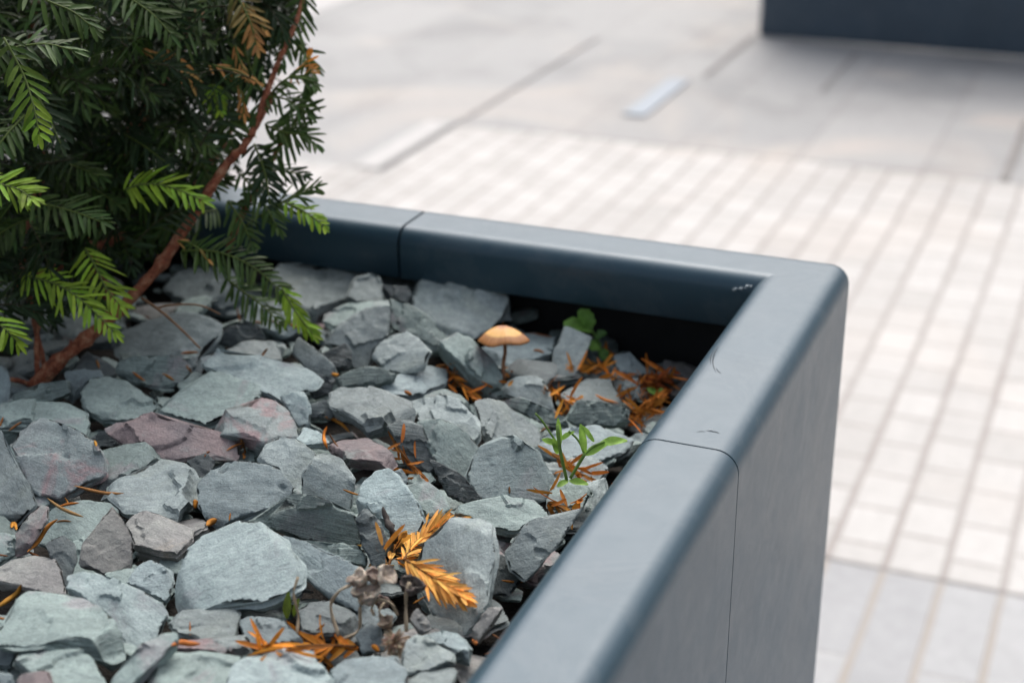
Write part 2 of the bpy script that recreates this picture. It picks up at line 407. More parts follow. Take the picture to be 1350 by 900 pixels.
def mark(name, pxs, wpx, m):
    P = [on_z(x, y, RIM+.0002) for x, y in pxs]; c = curve(P, 14); V = []
    for i, p in enumerate(c):
        t = (c[min(i+1, 13)]-c[max(i-1, 0)]).normalized(); sd_ = Vector((-t.y, t.x, 0))*wpx/2/FPX*depth(p)*(1-abs(i/6.5-1)**2*.85)
        V += [p-sd_, p+sd_]
    mesh_obj(name, V, [(2*i, 2*i+1, 2*i+3, 2*i+2) for i in range(13)], m, pl, False)
mark('scratch', [(947, 456), (941, 468), (940, 480), (944, 491)], 1.2, M_MARK); mark('scratch', [(943, 459), (937, 470), (937, 480)], .8, M_MARK)
mark('scratch', [(951, 492), (947, 489), (944, 485)], .8, M_MARK)
mark('scratch', [(918, 569), (925, 568), (930, 569)], 1.0, M_MARK); mark('scratch', [(930, 567), (938, 568), (944, 569), (949, 571)], 1.8, M_MARK)
mark('scratch', [(934, 566), (940, 565)], 1.2, M_PALE)
# crumbs of weld and dirt in the inner corner
q = Vector((PX1-.060, PY1-.060, RIM-.006)); mb = MB(); rnd = random.Random(4)
for k in range(7):
    c_ = q+Vector((-.001-.0022*k+rnd.uniform(-.001, .001), -.0012-.0004*rnd.random(), -.0008*k+rnd.uniform(-.0006, .0006)))
    V, Fc = tube([c_-Vector((.0012, 0, .0004)), c_, c_+Vector((.0012, 0, .0006))], [.0004, .0011*rnd.uniform(.6, 1.2), .0003], 6, True, .8); mb.add(V, Fc)
mesh_obj('weld_bead', mb.v, mb.f, M_PALE, pl)
# soil inside
g = 40; V = []; Fc = []
for i in range(g+1):
    for j in range(g+1):
        x = -1.375+(PX1-.005+1.375)*i/g; y = -.545+(PY1-.005+.545)*j/g
        V.append((x, y, bed_z(x, y)-.030+.006*noise.noise(Vector((x*25, y*25, 0)))))
for i in range(g):
    for j in range(g): a = i*(g+1)+j; Fc.append((a, a+g+1, a+g+2, a+1))
tag(mesh_obj('soil', V, Fc, M_SOIL), kind='structure')
# far planter
fx, fy = -1.072*H, 4.598*H
planter(fx, fx+2.2, fy, fy+1.2, RIM, 'dark slate blue planter box standing far back on the paving', None)

# ------------------------------------------------------------------ slate chips
ORG = {'A': (0, 0), 'B': (0, 250), 'S': (0, 450), 'T': (0, 600), 'U': (350, 600), 'V': (350, 300), 'W': (600, 350)}
def px(c, x, y): o = ORG[c]; return o[0]+x/3, o[1]+y/3
ALLV, ALLF = [], []
def fbm(x, y, z, o=4): return noise.fractal(Vector((x, y, z)), 1., 2.1, o)
def stone_mesh(ring, n, thick, seed, rough=1., cell=.0012, face='f', chips=5):
    """ring: outline points (Vector, world) lying in the plane with normal n. returns verts, faces (world)"""
    rnd = random.Random(seed)
    c = sum(ring, Vector())/len(ring)
    e1 = (ring[0]-c); e1 = (e1-n*e1.dot(n)).normalized(); e2 = n.cross(e1)
    P = [((p-c).dot(e1), (p-c).dot(e2)) for p in ring]
    area = sum(P[i-1][0]*P[i][1]-P[i][0]*P[i-1][1] for i in range(len(P)))
    if area < 0: P.reverse()
    size = math.sqrt(abs(area)/2); sd = seed*3.17
    cell = max(cell, size/26)
    out = []
    for i in range(len(P)):
        a, b = P[i], P[(i+1) % len(P)]; L = math.hypot(b[0]-a[0], b[1]-a[1]); m = max(1, int(L/cell))
        for k in range(m):
            t = k/m; x, y = a[0]+(b[0]-a[0])*t, a[1]+(b[1]-a[1])*t
            out.append((x, y))
    dens = len(out)
    out = [((out[i-1][0]+2*out[i][0]+out[(i+1) % dens][0])/4, (out[i-1][1]+2*out[i][1]+out[(i+1) % dens][1])/4) for i in range(dens)]
    o2 = []
    for (x, y) in out:
        r = math.hypot(x, y)+1e-9
        j = size*.050*fbm(x/size*2.0+sd, y/size*2.6, sd, 5)*rough
        o2.append((x*(1+j/r), y*(1+j/r)))
    out = o2
    planes = []
    for k in range(chips):       # broken corners
        a = rnd.uniform(0, 2*math.pi); ca, sa = math.cos(a), math.sin(a)
        ext = max(x*ca+y*sa for x, y in out)
        planes.append((ca, sa, ext*rnd.uniform(.68, .95), rnd.uniform(.35, 1.5)))
    for k in range(rnd.choice((1, 2, 2, 3))):     # broad gentle facets that meet in ridges
        a = rnd.uniform(0, 2*math.pi); ca, sa = math.cos(a), math.sin(a)
        planes.append((ca, sa, size*rnd.uniform(-.2, .35), rnd.uniform(.08, .30)))
    rnd0, rnd1 = rnd.uniform(-1.2, 1.2), rnd.uniform(-1.2, 1.2)
    step = thick*rnd.uniform(.10, .24)
    def top(x, y):
        u, v = x/size, y/size
        f = fbm(u*1.1+sd, v*1.1, sd*.3, 6)
        q = noise.fractal(Vector((u*.62+sd, v*.62, sd*.3)), 1.15, 2.2, 4)*2.0+u*rnd0+v*rnd1+.10*fbm(u*4, v*4, sd, 3)
        fl = math.floor(q); fr = q-fl
        ter = (fl+sstep((fr-.45)*12))*step
        w = ter+f*thick*.08 + fbm(u*3.5+sd, v*3.5, 2., 5)*size*.020*rough
        for (ca, sa, D, sl) in planes:
            d = x*ca+y*sa-D + size*.07*fbm(u*2.4, v*2.4, sd+D*50, 4)
            if d > 0: w = min(w, -d*sl+step*.3)
        return max(w, -thick*.8)
    bi = [Vector(p) for p in out]
    pts = list(bi); xs = [p[0] for p in out]; ys = [p[1] for p in out]
    def inn(x, y):
        r = False; j = dens-1
        for i in range(dens):
            xi, yi = out[i]; xj, yj = out[j]
            if (yi > y) != (yj > y) and x < (xj-xi)*(y-yi)/(yj-yi)+xi: r = not r
            j = i
        return r
    yy = min(ys)+cell*.5; row = 0
    step_y = cell*.87
    while yy < max(ys):
        # crossings of this row, so that the test is cheap
        cr = []
        for i in range(dens):
            (xi, yi), (xj, yj) = out[i-1], out[i]
            if (yi > yy) != (yj > yy): cr.append((xj-xi)*(yy-yi)/(yj-yi)+xi)
        cr.sort()
        for a, b in zip(cr[::2], cr[1::2]):
            xx = math.ceil((a+cell*.55)/cell)*cell+(cell/2 if row % 2 else 0)
            while xx < b-cell*.5:
                pts.append(Vector((xx+rnd.uniform(-.2, .2)*cell, yy+rnd.uniform(-.2, .2)*cell))); xx += cell
        yy += step_y; row += 1
    r_ = delaunay_2d_cdt(pts, [(i, (i+1) % dens) for i in range(dens)], [], 1, 1e-7, True)
    vv, ff, orig = r_[0], r_[2], r_[3]
    V = [(p.x, p.y, top(p.x, p.y)) for p in vv]; Fc = [tuple(f) for f in ff]
    back = {}
    for k, o_ in enumerate(orig):
        for q in o_: back[q] = k
    ringi = [back[i] for i in range(dens)]
    base = len(V); DR = [.07, .16, .26, .36, .47, .58, .7, .85, 1.0]
    for dd in DR:
        for k in range(dens):
            x, y, w = V[ringi[k]]; r = math.hypot(x, y)+1e-9
            lev = noise.noise(Vector((dd*11+sd, x/size*1.0, y/size*1.0)))*size*.075*rough
            lev += noise.noise(Vector((x/size*6+sd, y/size*6, dd*5)))*size*.035*rough
            inn_ = lev + dd*dd*size*.10
            f = max(.35, 1-inn_/r)
            V.append((x*f, y*f, w+(-thick-w)*dd))
    prev = ringi
    for di in range(len(DR)):
        cur = [base+di*dens+k for k in range(dens)]
        for k in range(dens): Fc.append((prev[k], cur[k], cur[(k+1) % dens], prev[(k+1) % dens]))
        prev = cur
    V.append((0, 0, -thick)); b_ = len(V)-1
    for k in range(dens): Fc.append((b_, prev[(k+1) % dens], prev[k]))
    W = [c+e1*x+e2*y+n*w for x, y, w in V]
    return W, Fc, c, e1, e2
NS = 0
def frame(z, x):
    z = z.normalized(); x = (x-z*x.dot(z)).normalized(); y = z.cross(x)
    return Matrix((x, y, z)).transposed()
def stone_px(c, pts, style, kind, label, lift=0., thick=None, tilt=None, roll=None):
    """outline traced in the photo, laid at its own distance on the bed as a tilted slab with real thickness"""
    global NS
    NS += 1; rnd = random.Random(NS*13+5)
    P = [px(c, *p) for p in pts]
    xs, ys = [p[0] for p in P], [p[1] for p in P]
    cx, cy = sum(xs)/len(P), sum(ys)/len(P); w, h = max(xs)-min(xs), max(ys)-min(ys)
    anchor = on_bed(cx, cy, lift)
    dip = math.degrees(math.asin(-ray(cx, cy).normalized().z))
    if tilt is None:
        if style == 'e': tilt = rnd.uniform(42, 56)
        else: tilt = math.degrees(math.asin(max(.52, min(.90, 1.05*h/w))))-dip
    if roll is None: roll = rnd.uniform(-16, 16)
    view = ray(cx, cy); hz = Vector((-view.x, -view.y, 0)).normalized(); side = Vector((-hz.y, hz.x, 0))
    t = math.radians(tilt); r = math.radians(roll)
    n = (Vector((0, 0, 1))*math.cos(t)+hz*math.sin(t)); n = (n*math.cos(r)+side*math.sin(r)).normalized()
    ring = []
    for (x, y) in P:
        d = ray(x, y); ring.append(CAM+d*((anchor-CAM).dot(n)/d.dot(n)))
    wm = w/FPX*depth(anchor)
    if thick is None: thick = max(.005, min(.013, wm*.22))*rnd.uniform(.8, 1.2)
    if style == 'e': thick = max(thick, .012)
    V, Fc, cc, e1, e2 = stone_mesh(ring, n, thick, NS, 1.5 if style == 'e' else 1., .0012, style, 3 if style == 'e' else rnd.choice((4, 5, 6)))
    if style == 'e':
        upv = UP-n*UP.dot(n); B = frame((upv+RT*rnd.uniform(-.35, .35)).normalized(), n)
    else: B = frame(n+e1*rnd.uniform(-.05, .05), e1)
    o = mesh_obj('slate_chip', V, Fc, SL[kind], None, True, cc, B, sharp=38)
    tag(o, label, 'slate chip', 'slate chips covering the planter bed')
    b = len(ALLV); ALLV.extend(V); ALLF.extend([tuple(i+b for i in f) for f in Fc])
    return o
STONES = [
# --- top left, under the yew
('B', [(470,510),(560,480),(700,465),(820,465),(872,520),(860,580),(800,630),(770,700),(700,690),(560,680),(470,650),(440,580)], 'f','b','broad dark blue grey slate right under the fork of the thin brown twig',-.006,.014),
('B', [(455,720),(470,680),(530,660),(640,645),(720,650),(748,690),(740,740),(690,770),(600,775),(520,760)], 'e','g','rough flaky slate lump directly below the broad slate under the twig'),
('B', [(318,800),(350,745),(420,735),(500,755),(570,800),(620,850),(590,885),(500,897),(400,897),(345,870)], 'f','g','grey green slate with sharp right tip, first one right of the branch foot'),
('B', [(250,715),(330,700),(390,708),(405,735),(340,760),(300,800),(280,840),(265,790)], 'f','b','small bluish slate leaning at the foot of the yew branch'),
('B', [(45,810),(90,790),(140,790),(150,765),(270,752),(278,800),(210,835),(120,835),(60,840)], 'e','g','low crumbly slate just below the foot of the yew branch'),
('B', [(-40,690),(25,700),(40,760),(36,840),(-40,860)], 'f','b','blue grey slate cut by the left photo edge beneath the yew'),
('S', [(-40,250),(120,238),(260,235),(330,262),(348,300),(330,355),(250,345),(110,310),(50,335),(-40,350)], 'f','g','wide flat slate at the left photo edge, behind the purple-tinged layered one'),
('S', [(783,32),(830,20),(900,48),(960,57),(1010,45),(1100,62),(1200,90),(1258,120),(1245,150),(1170,182),(1112,212),(1040,185),(960,150),(880,120),(805,95)], 'f','p','smooth pale blue green slate, the lightest one below the hanging yew sprig',.009,.009),
('S', [(628,242),(700,170),(790,112),(900,100),(990,120),(1045,180),(1000,240),(940,270),(890,278),(810,312),(720,287),(650,265)], 'f','g','grey green oval slate tucked under the lightest pale slate',.004),
('S', [(826,315),(900,280),(980,265),(1060,212),(1120,228),(1172,310),(1182,352),(1140,372),(1040,388),(960,352),(880,345)], 'f','r','slate with a pink blush below the right end of the pale slate',.007),
('S', [(1105,215),(1200,188),(1228,250),(1222,330),(1180,332),(1150,290)], 'f','p','pale blue slate piece right of the pink blushed slate',.002),
('S', [(400,312),(470,293),(600,293),(650,318),(740,333),(860,343),(930,368),(950,430),(930,447),(850,440),(740,458),(640,467),(600,412),(500,392),(440,352)], 'f','u','long purple red slate with a broken dark lower edge',.006,.010,28),
('S', [(350,385),(400,350),(485,385),(475,410),(390,418)], 'e','d','small dark slate wedged left of the long purple slate',-.002),
('S', [(380,412),(480,393),(590,391),(620,418),(642,455),(560,512),(470,552),(400,572),(375,550),(400,480)], 'f','g','flat green slate slab just below the long purple slate',.002),
('S', [(20,375),(60,320),(110,292),(180,300),(250,328),(330,358),(380,398),(408,470),(402,520),(320,567),(230,602),(150,592),(100,545),(80,470),(50,425)], 'f','r','big stepped slate with a purple tinge near the left photo edge',.010,.014),
('S', [(-60,340),(0,345),(30,430),(60,500),(110,560),(142,640),(100,690),(50,725),(-60,745)], 'f','l','large mottled slate cut by the left photo edge, below the purple-tinged one',-.002),
('S', [(400,590),(470,548),(560,508),(640,463),(720,463),(770,498),(783,560),(765,610),(705,665),(690,702),(600,680),(500,665),(440,620)], 'f','l','rounded grey slate between the green slab and the pale five-sided one'),
('S', [(783,575),(830,500),(890,468),(980,473),(1070,488),(1112,508),(1137,560),(1100,625),(1080,650),(960,683),(880,717),(810,685),(775,645)], 'f','b','pale bluish five-sided slate in the middle of the left half',.006),
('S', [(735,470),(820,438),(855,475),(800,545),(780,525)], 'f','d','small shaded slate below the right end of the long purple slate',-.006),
('S', [(1018,445),(1050,395),(1110,373),(1170,383),(1240,428),(1255,480),(1200,562),(1135,552),(1100,492),(1030,475)], 'f','l','grey slate with lilac tint, upper right of the five-sided slate',.004),
('U', [(150,70),(180,20),(225,-15),(300,10),(362,88),(352,160),(342,225),(300,205),(200,180),(158,140)], 'f','l','smooth light grey slate above the dark layered wedge',.004),
('U', [(-60,255),(60,220),(120,205),(80,180),(100,152),(180,152),(260,178),(348,220),(372,330),(350,357),(260,342),(150,322),(60,292)], 'e','g','long dark green wedge of layered slate with frayed edges',.012),
('T', [(668,535),(700,440),(745,345),(800,305),(860,285),(940,248),(1030,258),(1100,308),(1150,358),(1188,430),(1182,490),(1120,535),(1010,565),(900,578),(740,612),(690,582)], 'f','p','largest pale slate in the lower left, smooth with a chipped front edge',.012,.017),
('T', [(488,232),(560,213),(640,228),(690,258),(762,268),(762,310),(722,360),(700,385),(620,372),(530,350),(515,300)], 'f','w','warm grey slate with a sandy upper edge, upper left of the largest pale slate',.0,.015),
('T', [(318,425),(338,330),(400,262),(450,188),(490,258),(522,330),(528,430),(480,483),(400,465)], 'f','w','upright brownish slate left of the sandy-edged slate',.004),
('T', [(190,215),(300,168),(420,163),(462,190),(430,270),(350,340),(325,405),(280,405),(180,340),(140,330),(190,265)], 'f','g','dull green slate in the hollow behind the upright brownish slate',-.007),
('T', [(58,312),(110,248),(165,183),(192,193),(192,250),(152,312),(112,372),(70,385)], 'f','u','narrow slate with purple rim standing on edge at the left',.006),
('T', [(-50,290),(40,308),(72,348),(72,382),(20,412),(-50,430)], 'f','g','green slate corner at the left photo edge beside the narrow purple-rimmed one'),
('T', [(-30,460),(50,408),(130,388),(200,398),(238,438),(238,522),(150,515),(60,505),(-20,500)], 'f','w','brown grey rounded slate at the left photo edge'),
('T', [(178,345),(250,308),(292,348),(307,420),(290,450),(262,542),(240,505),(237,432),(200,402)], 'f','d','dark green sliver standing between the brown and the upright slates',.002),
('T', [(275,438),(380,458),(470,498),(560,520),(640,568),(668,600),(645,640),(622,720),(600,742),(520,747),(460,662),(400,602),(320,552),(265,505)], 'f','p','turquoise grey slate slab slanting down to a square right corner',.006),
('T', [(-40,660),(0,635),(50,580),(80,522),(200,528),(320,550),(400,588),(480,680),(498,722),(430,742),(300,705),(150,718),(60,705),(-40,690)], 'f','g','big ribbed green slate reaching the lower left photo edge',.014,.014),
('T', [(475,495),(520,430),(600,418),(680,438),(688,480),(672,535),(650,562),(560,522)], 'f','b','bluish slate in the gap left of the largest pale slate',-.003),
('T', [(655,650),(700,613),(800,598),(930,583),(948,620),(922,700),(850,717),(710,692)], 'f','l','flat pale slate directly below the largest pale slate',.0),
('T', [(415,910),(470,848),(560,758),(640,698),(698,688),(702,720),(640,792),(560,862),(512,915)], 'f','g','long thin slate splinter lying slanted at the bottom edge',.018,.009,20),
('T', [(45,805),(100,738),(200,733),(290,728),(360,788),(408,860),(392,892),(300,902),(200,882),(100,842)], 'f','g','blue green lumpy slate near the bottom left corner',.008),
('T', [(-40,690),(0,698),(82,738),(50,802),(40,832),(-40,840)], 'f','b','grey slate cut by the left photo edge above the corner'),
('T', [(58,930),(70,868),(110,848),(190,843),(210,930)], 'f','u','small pink red slate at the bottom left corner',.008),
('T', [(-40,845),(40,858),(55,930),(-40,930)], 'f','b','pale slate tip in the very bottom left corner',.006),
('T', [(365,775),(480,728),(498,800),(450,842),(400,812)], 'f','g','small grey green slate left of the thin splinter'),
('T', [(700,715),(850,722),(970,700),(985,740),(880,773),(800,765),(690,745)], 'f','r','thin slate with a pink trace above the two bottom-edge slates',.004),
('T', [(550,930),(600,850),(640,790),(720,758),(800,763),(950,780),(935,930)], 'f','g','broad green grey slate at the bottom edge, right of the splinter',.010),
('T', [(905,830),(960,788),(1100,778),(1250,798),(1335,870),(1340,930),(880,930)], 'f','p','broad pale slate at the bottom edge under the orange needle spray',.014),
('T', [(948,640),(1020,628),(1100,648),(1200,720),(1080,735),(1000,745),(960,705)], 'f','b','flat blue slate behind the bottom orange needle spray',.002),
('U', [(55,300),(150,328),(200,368),(330,418),(392,440),(402,480),(362,610),(280,575),(200,520),(130,455),(120,420)], 'f','b','bluish slate right of the largest pale slate, behind the dried seed heads',.003),
('U', [(150,328),(240,345),(350,357),(402,408),(405,445),(280,415)], 'e','g','thin frayed slate edge under the long dark green wedge',.003),
('U', [(355,215),(370,120),(430,58),(480,42),(540,98),(600,178),(625,245),(575,320),(520,330),(470,260),(400,230)], 'f','p','tall pale slate with the dark twig leaning on it',.008),
('U', [(358,245),(400,200),(450,255),(482,340),(472,400),(430,445),(388,355)], 'e','d','dark slate edge below the tall pale slate with the twig',.012),
('U', [(555,112),(640,103),(700,148),(733,210),(700,243),(640,245),(590,182)], 'f','g','small rough slate right of the tall pale slate with the twig',.004),
('U', [(508,62),(540,48),(565,90),(552,122),(520,95)], 'f','b','tiny bluish chip at the tip of the orange spray in the middle'),
('V', [(790,960),(820,880),(860,840),(920,800),(1000,840),(1080,890),(1130,970),(1118,1050),(1040,1078),(930,1075),(840,1050)], 'f','p','broad smooth pale slate left of the green seedling',.008,.014),
('U', [(640,-5),(700,40),(760,60),(800,110),(852,165),(790,182),(730,162),(690,100)], 'e','d','dark slate edge left below the broad smooth pale slate',.004),
('U', [(728,182),(790,178),(880,168),(990,148),(1070,168),(1123,240),(1060,262),(990,292),(900,272),(830,232)], 'f','g','long rough slate lying across below the broad smooth pale slate',.010,.009,12),
('U', [(738,218),(830,218),(880,248),(902,330),(902,420),(884,500),(884,600),(835,680),(740,712),(660,665),(640,605),(590,520),(560,440),(600,395),(620,330),(680,278)], 'f','l','large tall slate under the two bright orange sprigs',.008,.016),
('U', [(952,372),(1000,300),(1060,258),(1140,238),(1260,200),(1160,345),(1080,440),(1030,478),(980,435)], 'f','l','mottled slate pressed against the planter rim, below the needle tuft',.010),
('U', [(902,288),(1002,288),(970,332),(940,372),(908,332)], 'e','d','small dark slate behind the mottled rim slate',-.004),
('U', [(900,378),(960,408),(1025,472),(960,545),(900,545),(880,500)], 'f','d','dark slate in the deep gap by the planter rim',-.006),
('U', [(880,600),(935,590),(905,645),(835,735),(808,702)], 'f','w','narrow grey slate along the rim, right of the large tall slate'),
('U', [(598,690),(700,688),(780,708),(813,740),(802,795),(750,785),(660,722)], 'f','b','blue grey slate below the large tall slate near the rim'),
('U', [(555,722),(600,700),(680,738),(758,780),(742,820),(650,847),(570,852),(538,822)], 'f','l','pale pointed slate near the bottom of the rim',.008),
('U', [(565,872),(640,850),(755,838),(745,872),(725,930),(565,930)], 'f','l','slate touching the bottom edge beside the rim',.006),
('U', [(250,835),(380,788),(450,778),(510,782),(545,822),(535,930),(255,930)], 'f','b','slate at the bottom edge under the lowest dried seed head',.010),
('U', [(128,602),(180,570),(250,567),(340,608),(372,660),(330,702),(240,702),(150,682)], 'f','d','nearly black slate behind the curled dry stems'),
('U', [(358,700),(400,650),(452,660),(475,760),(380,785)], 'f','b','small blue grey slate under the dried seed heads'),
('U', [(600,600),(662,682),(620,702),(568,642)], 'f','w','small purplish slate left of the large tall slate foot',.004),
# --- back
('V', [(20,185),(60,128),(140,138),(200,148),(300,128),(370,103),(440,128),(467,180),(430,222),(345,235),(310,282),(220,332),(190,352),(120,302),(60,262)], 'f','l','wide jagged slate at the back left, touching the far inner rim',.006),
('V', [(115,132),(200,112),(275,135),(200,165),(140,165)], 'f','d','dull dark slate hump behind the wide jagged back slate',.004),
('V', [(318,265),(340,208),(410,178),(452,198),(484,262),(470,290),(360,290)], 'f','l','pointed grey slate in front of the jagged back slate',.012),
('V', [(455,182),(560,174),(645,190),(620,240),(470,235)], 'f','l','flat slate strip tight below the rim seam',.0),
('V', [(463,222),(560,228),(583,260),(567,303),(500,275)], 'e','d','dark ribbed slate end below the rim seam',.010),
('V', [(573,295),(590,220),(640,167),(665,188),(720,198),(790,228),(850,203),(920,223),(948,260),(925,312),(885,365),(840,402),(760,425),(700,402),(640,345)], 'f','l','large double-humped slate against the far inner rim',.010,.014),
('V', [(895,335),(935,238),(962,248),(973,362),(905,375)], 'f','l','upright thin slate at the right end of the double-humped slate',.004),
('V', [(228,335),(340,288),(480,272),(503,300),(430,345),(330,365),(270,405),(230,370)], 'f','g','flat slate behind the pale blocky one in the back group',.004),
('V', [(238,445),(300,370),(400,318),(490,316),(497,380),(484,440),(430,480),(410,552),(330,548),(310,475)], 'f','l','pale blocky slate in the middle of the back group',.009,.012),
('V', [(488,273),(560,298),(640,348),(700,408),(722,470),(650,490),(560,430),(500,385)], 'f','g','sloping slate behind the pointed pale one, left of the mushroom',.005),
('V', [(418,512),(470,428),(530,398),(600,428),(657,480),(622,542),(540,573),(460,557)], 'f','l','pale faceted slate left of the mushroom',.012),
('V', [(218,492),(310,453),(333,490),(328,553),(270,563)], 'e','d','small dark slate at the tip of the hanging yew sprig',.006),
('V', [(268,592),(330,553),(420,548),(513,570),(492,602),(400,625),(290,625)], 'e','g','rough crust-like slate below the pale blocky one',.006),
('V', [(698,432),(780,398),(850,468),(920,540),(948,620),(900,645),(830,595),(780,545),(720,472)], 'f','g','steep green grey slate right beside the mushroom stalk',.010,.018,35,22),
('V', [(438,625),(540,570),(640,543),(733,543),(722,592),(640,642),(570,655),(500,650)], 'f','b','flat slate pointing right to the small orange sprig'),
('V', [(248,640),(290,617),(400,617),(470,638),(580,678),(573,732),(480,772),(400,793),(330,742),(260,702)], 'f','l','kite-shaped pale slate in the centre of the bed',.010,.012),
('V', [(555,662),(680,658),(770,688),(842,740),(848,790),(812,823),(700,775),(600,745)], 'f','l','pale rounded slate right of the kite-shaped one',.006),
('V', [(618,662),(700,633),(770,658),(813,700),(740,700)], 'f','g','small green slate under the small orange sprig'),
('V', [(828,682),(880,668),(950,688),(1060,758),(1095,830),(1000,845),(880,845),(850,772)], 'f','l','smooth flat slate with a pinkish cast below the mushroom',.002),
('V', [(600,760),(640,740),(700,752),(800,815),(865,870),(830,930),(790,980),(720,975),(660,900),(620,840)], 'f','g','plain slate sloping down left of the broad smooth pale slate',.004),
('V', [(485,782),(560,750),(622,780),(640,850),(690,930),(640,960),(560,930),(520,840)], 'e','d','dark splintered slate beside the middle orange spray',.004),
('V', [(245,852),(290,818),(400,808),(470,858),(513,905),(470,935),(300,915)], 'f','u','slate with pink top edge under two loose orange needles',.006),
('V', [(948,602),(1000,583),(1070,588),(1112,620),(1143,700),(1100,725),(1000,675),(948,645)], 'f','l','pale slate just right of the mushroom foot',.004),
('V', [(918,682),(1000,668),(1090,698),(1185,750),(1195,778),(1100,768),(1000,725)], 'e','g','dark green splinter below the slate at the mushroom foot',.006),
('V', [(968,522),(1000,503),(1060,515),(1150,518),(1143,590),(1110,612),(1040,592),(960,572)], 'f','d','dark chunky slate right of the mushroom stalk',.006),
('V', [(845,465),(1000,388),(1060,378),(1153,410),(1133,500),(1040,520),(940,562),(880,505)], 'f','b','blue grey slate standing behind the mushroom stalk',-.002),
('V', [(1125,602),(1150,480),(1180,383),(1285,430),(1250,520),(1205,605)], 'f','l','upright slab beneath the round green leaf',.004),
('W', [(415,495),(520,448),(620,448),(663,540),(560,540),(470,548)], 'f','l','flat slate in front of the orange needle tuft by the upright slab'),
('W', [(448,562),(480,533),(600,538),(678,570),(672,612),(620,632),(490,632),(448,612)], 'e','g','dark blocky slate above the green seedling',.008),
('W', [(335,692),(400,638),(520,622),(640,638),(710,670),(672,715),(560,762),(470,755),(380,725)], 'f','b','flat bluish slate right behind the green seedling'),
('W', [(628,347),(690,338),(750,388),(768,420),(700,445),(650,425)], 'f','b','slate in the far corner, left of the rim shadow'),
('W', [(785,425),(830,388),(905,403),(880,445),(820,440)], 'f','b','small slate farthest into the planter corner'),
('W', [(668,452),(730,438),(733,522),(690,535),(658,492)], 'f','b','small bluish slate left of the brown leaf litter'),
('W', [(375,832),(440,838),(545,872),(505,935),(365,935)], 'f','g','slate half hidden below the green seedling'),
('V', [(98,492),(130,428),(190,478),(263,540),(258,590),(200,593),(150,545)], 'f','l','leaning slate with a dark broken left side, right of the pale slate',.006,.012,30,-24),
('V', [(165,622),(220,583),(272,590),(252,652),(190,675)], 'e','d','dark crumbly slate left of the crust-like one'),
('V', [(165,702),(240,678),(275,710),(262,752),(180,750)], 'e','d','small dark slate left of the kite-shaped one'),
('V', [(115,832),(150,778),(230,808),(255,862),(130,850)], 'f','p','pale chip between the pink-topped and the pink blushed slates'),
('B', [(888,615),(1000,588),(1090,598),(1118,660),(1000,665),(930,660)], 'f','l','grey slate behind the lightest pale slate'),
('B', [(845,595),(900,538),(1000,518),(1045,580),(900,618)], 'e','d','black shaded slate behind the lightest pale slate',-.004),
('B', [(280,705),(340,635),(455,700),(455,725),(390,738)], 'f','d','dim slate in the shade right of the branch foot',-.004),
('B', [(925,242),(960,198),(1010,187),(1043,210),(1025,255),(960,265)], 'f','l','small pale slate peeping out behind the yew sprigs',.010),
('B', [(640,380),(700,300),(800,280),(900,300),(955,400),(880,462),(700,430)], 'f','b','dim blue slate behind the yew branch',-.002),
('B', [(955,490),(1000,428),(1100,465),(1185,520),(1120,565),(1040,545)], 'f','b','slate under the drooping dark yew sprig',.0),
('V', [(0,300),(60,262),(130,310),(190,352),(180,420),(110,440),(20,400)], 'f','l','grey slate behind the hanging sprig tip',-.004),
]
for s in STONES:
    s = list(s)+[0.]*(6-len(s)) if len(s) < 6 else list(s)
    c, pts, style, kind, label = s[:5]; lift = s[5] if len(s) > 5 else 0.
    stone_px(c, pts, style, kind, label, lift, s[6] if len(s) > 6 else None, s[7] if len(s) > 7 else None, s[8] if len(s) > 8 else None)

# chips between and below the big ones
protos = []
for k in range(9):
    rnd = random.Random(900+k); m = rnd.choice((6, 7, 8)); a0 = rnd.random()*6.28
    ring = [Vector((math.cos(a0+2*math.pi*i/m)*.021*rnd.uniform(.7, 1.2), math.sin(a0+2*math.pi*i/m)*.015*rnd.uniform(.7, 1.2), 0)) for i in range(m)]
    V, Fc, cc, e1, e2 = stone_mesh(ring, Vector((0, 0, 1)), rnd.uniform(.007, .012), 400+k, 1.2, .0018, 'f', 4)
    protos.append((V, Fc))
pme = []
kinds = ['g', 'b', 'l', 'g', 'd', 'b', 'r', 'l', 'g', 'w', 'd', 'g']
cand = []
rnd = random.Random(5)
y = .40
while y < 1.10:
    x = -1.30
    while x < -.19:
        cand.append((x+rnd.uniform(-.009, .009), y+rnd.uniform(-.009, .009))); x += .029
    y += .025
bvh0 = BVHTree.FromPolygons(ALLV, ALLF)
cache = {}; picks = []
def to_px(p):
    v = p-CAM; d = v.dot(FW); return 675+FPX*v.dot(RT)/d, 450-FPX*v.dot(UP)/d
cnt = 0
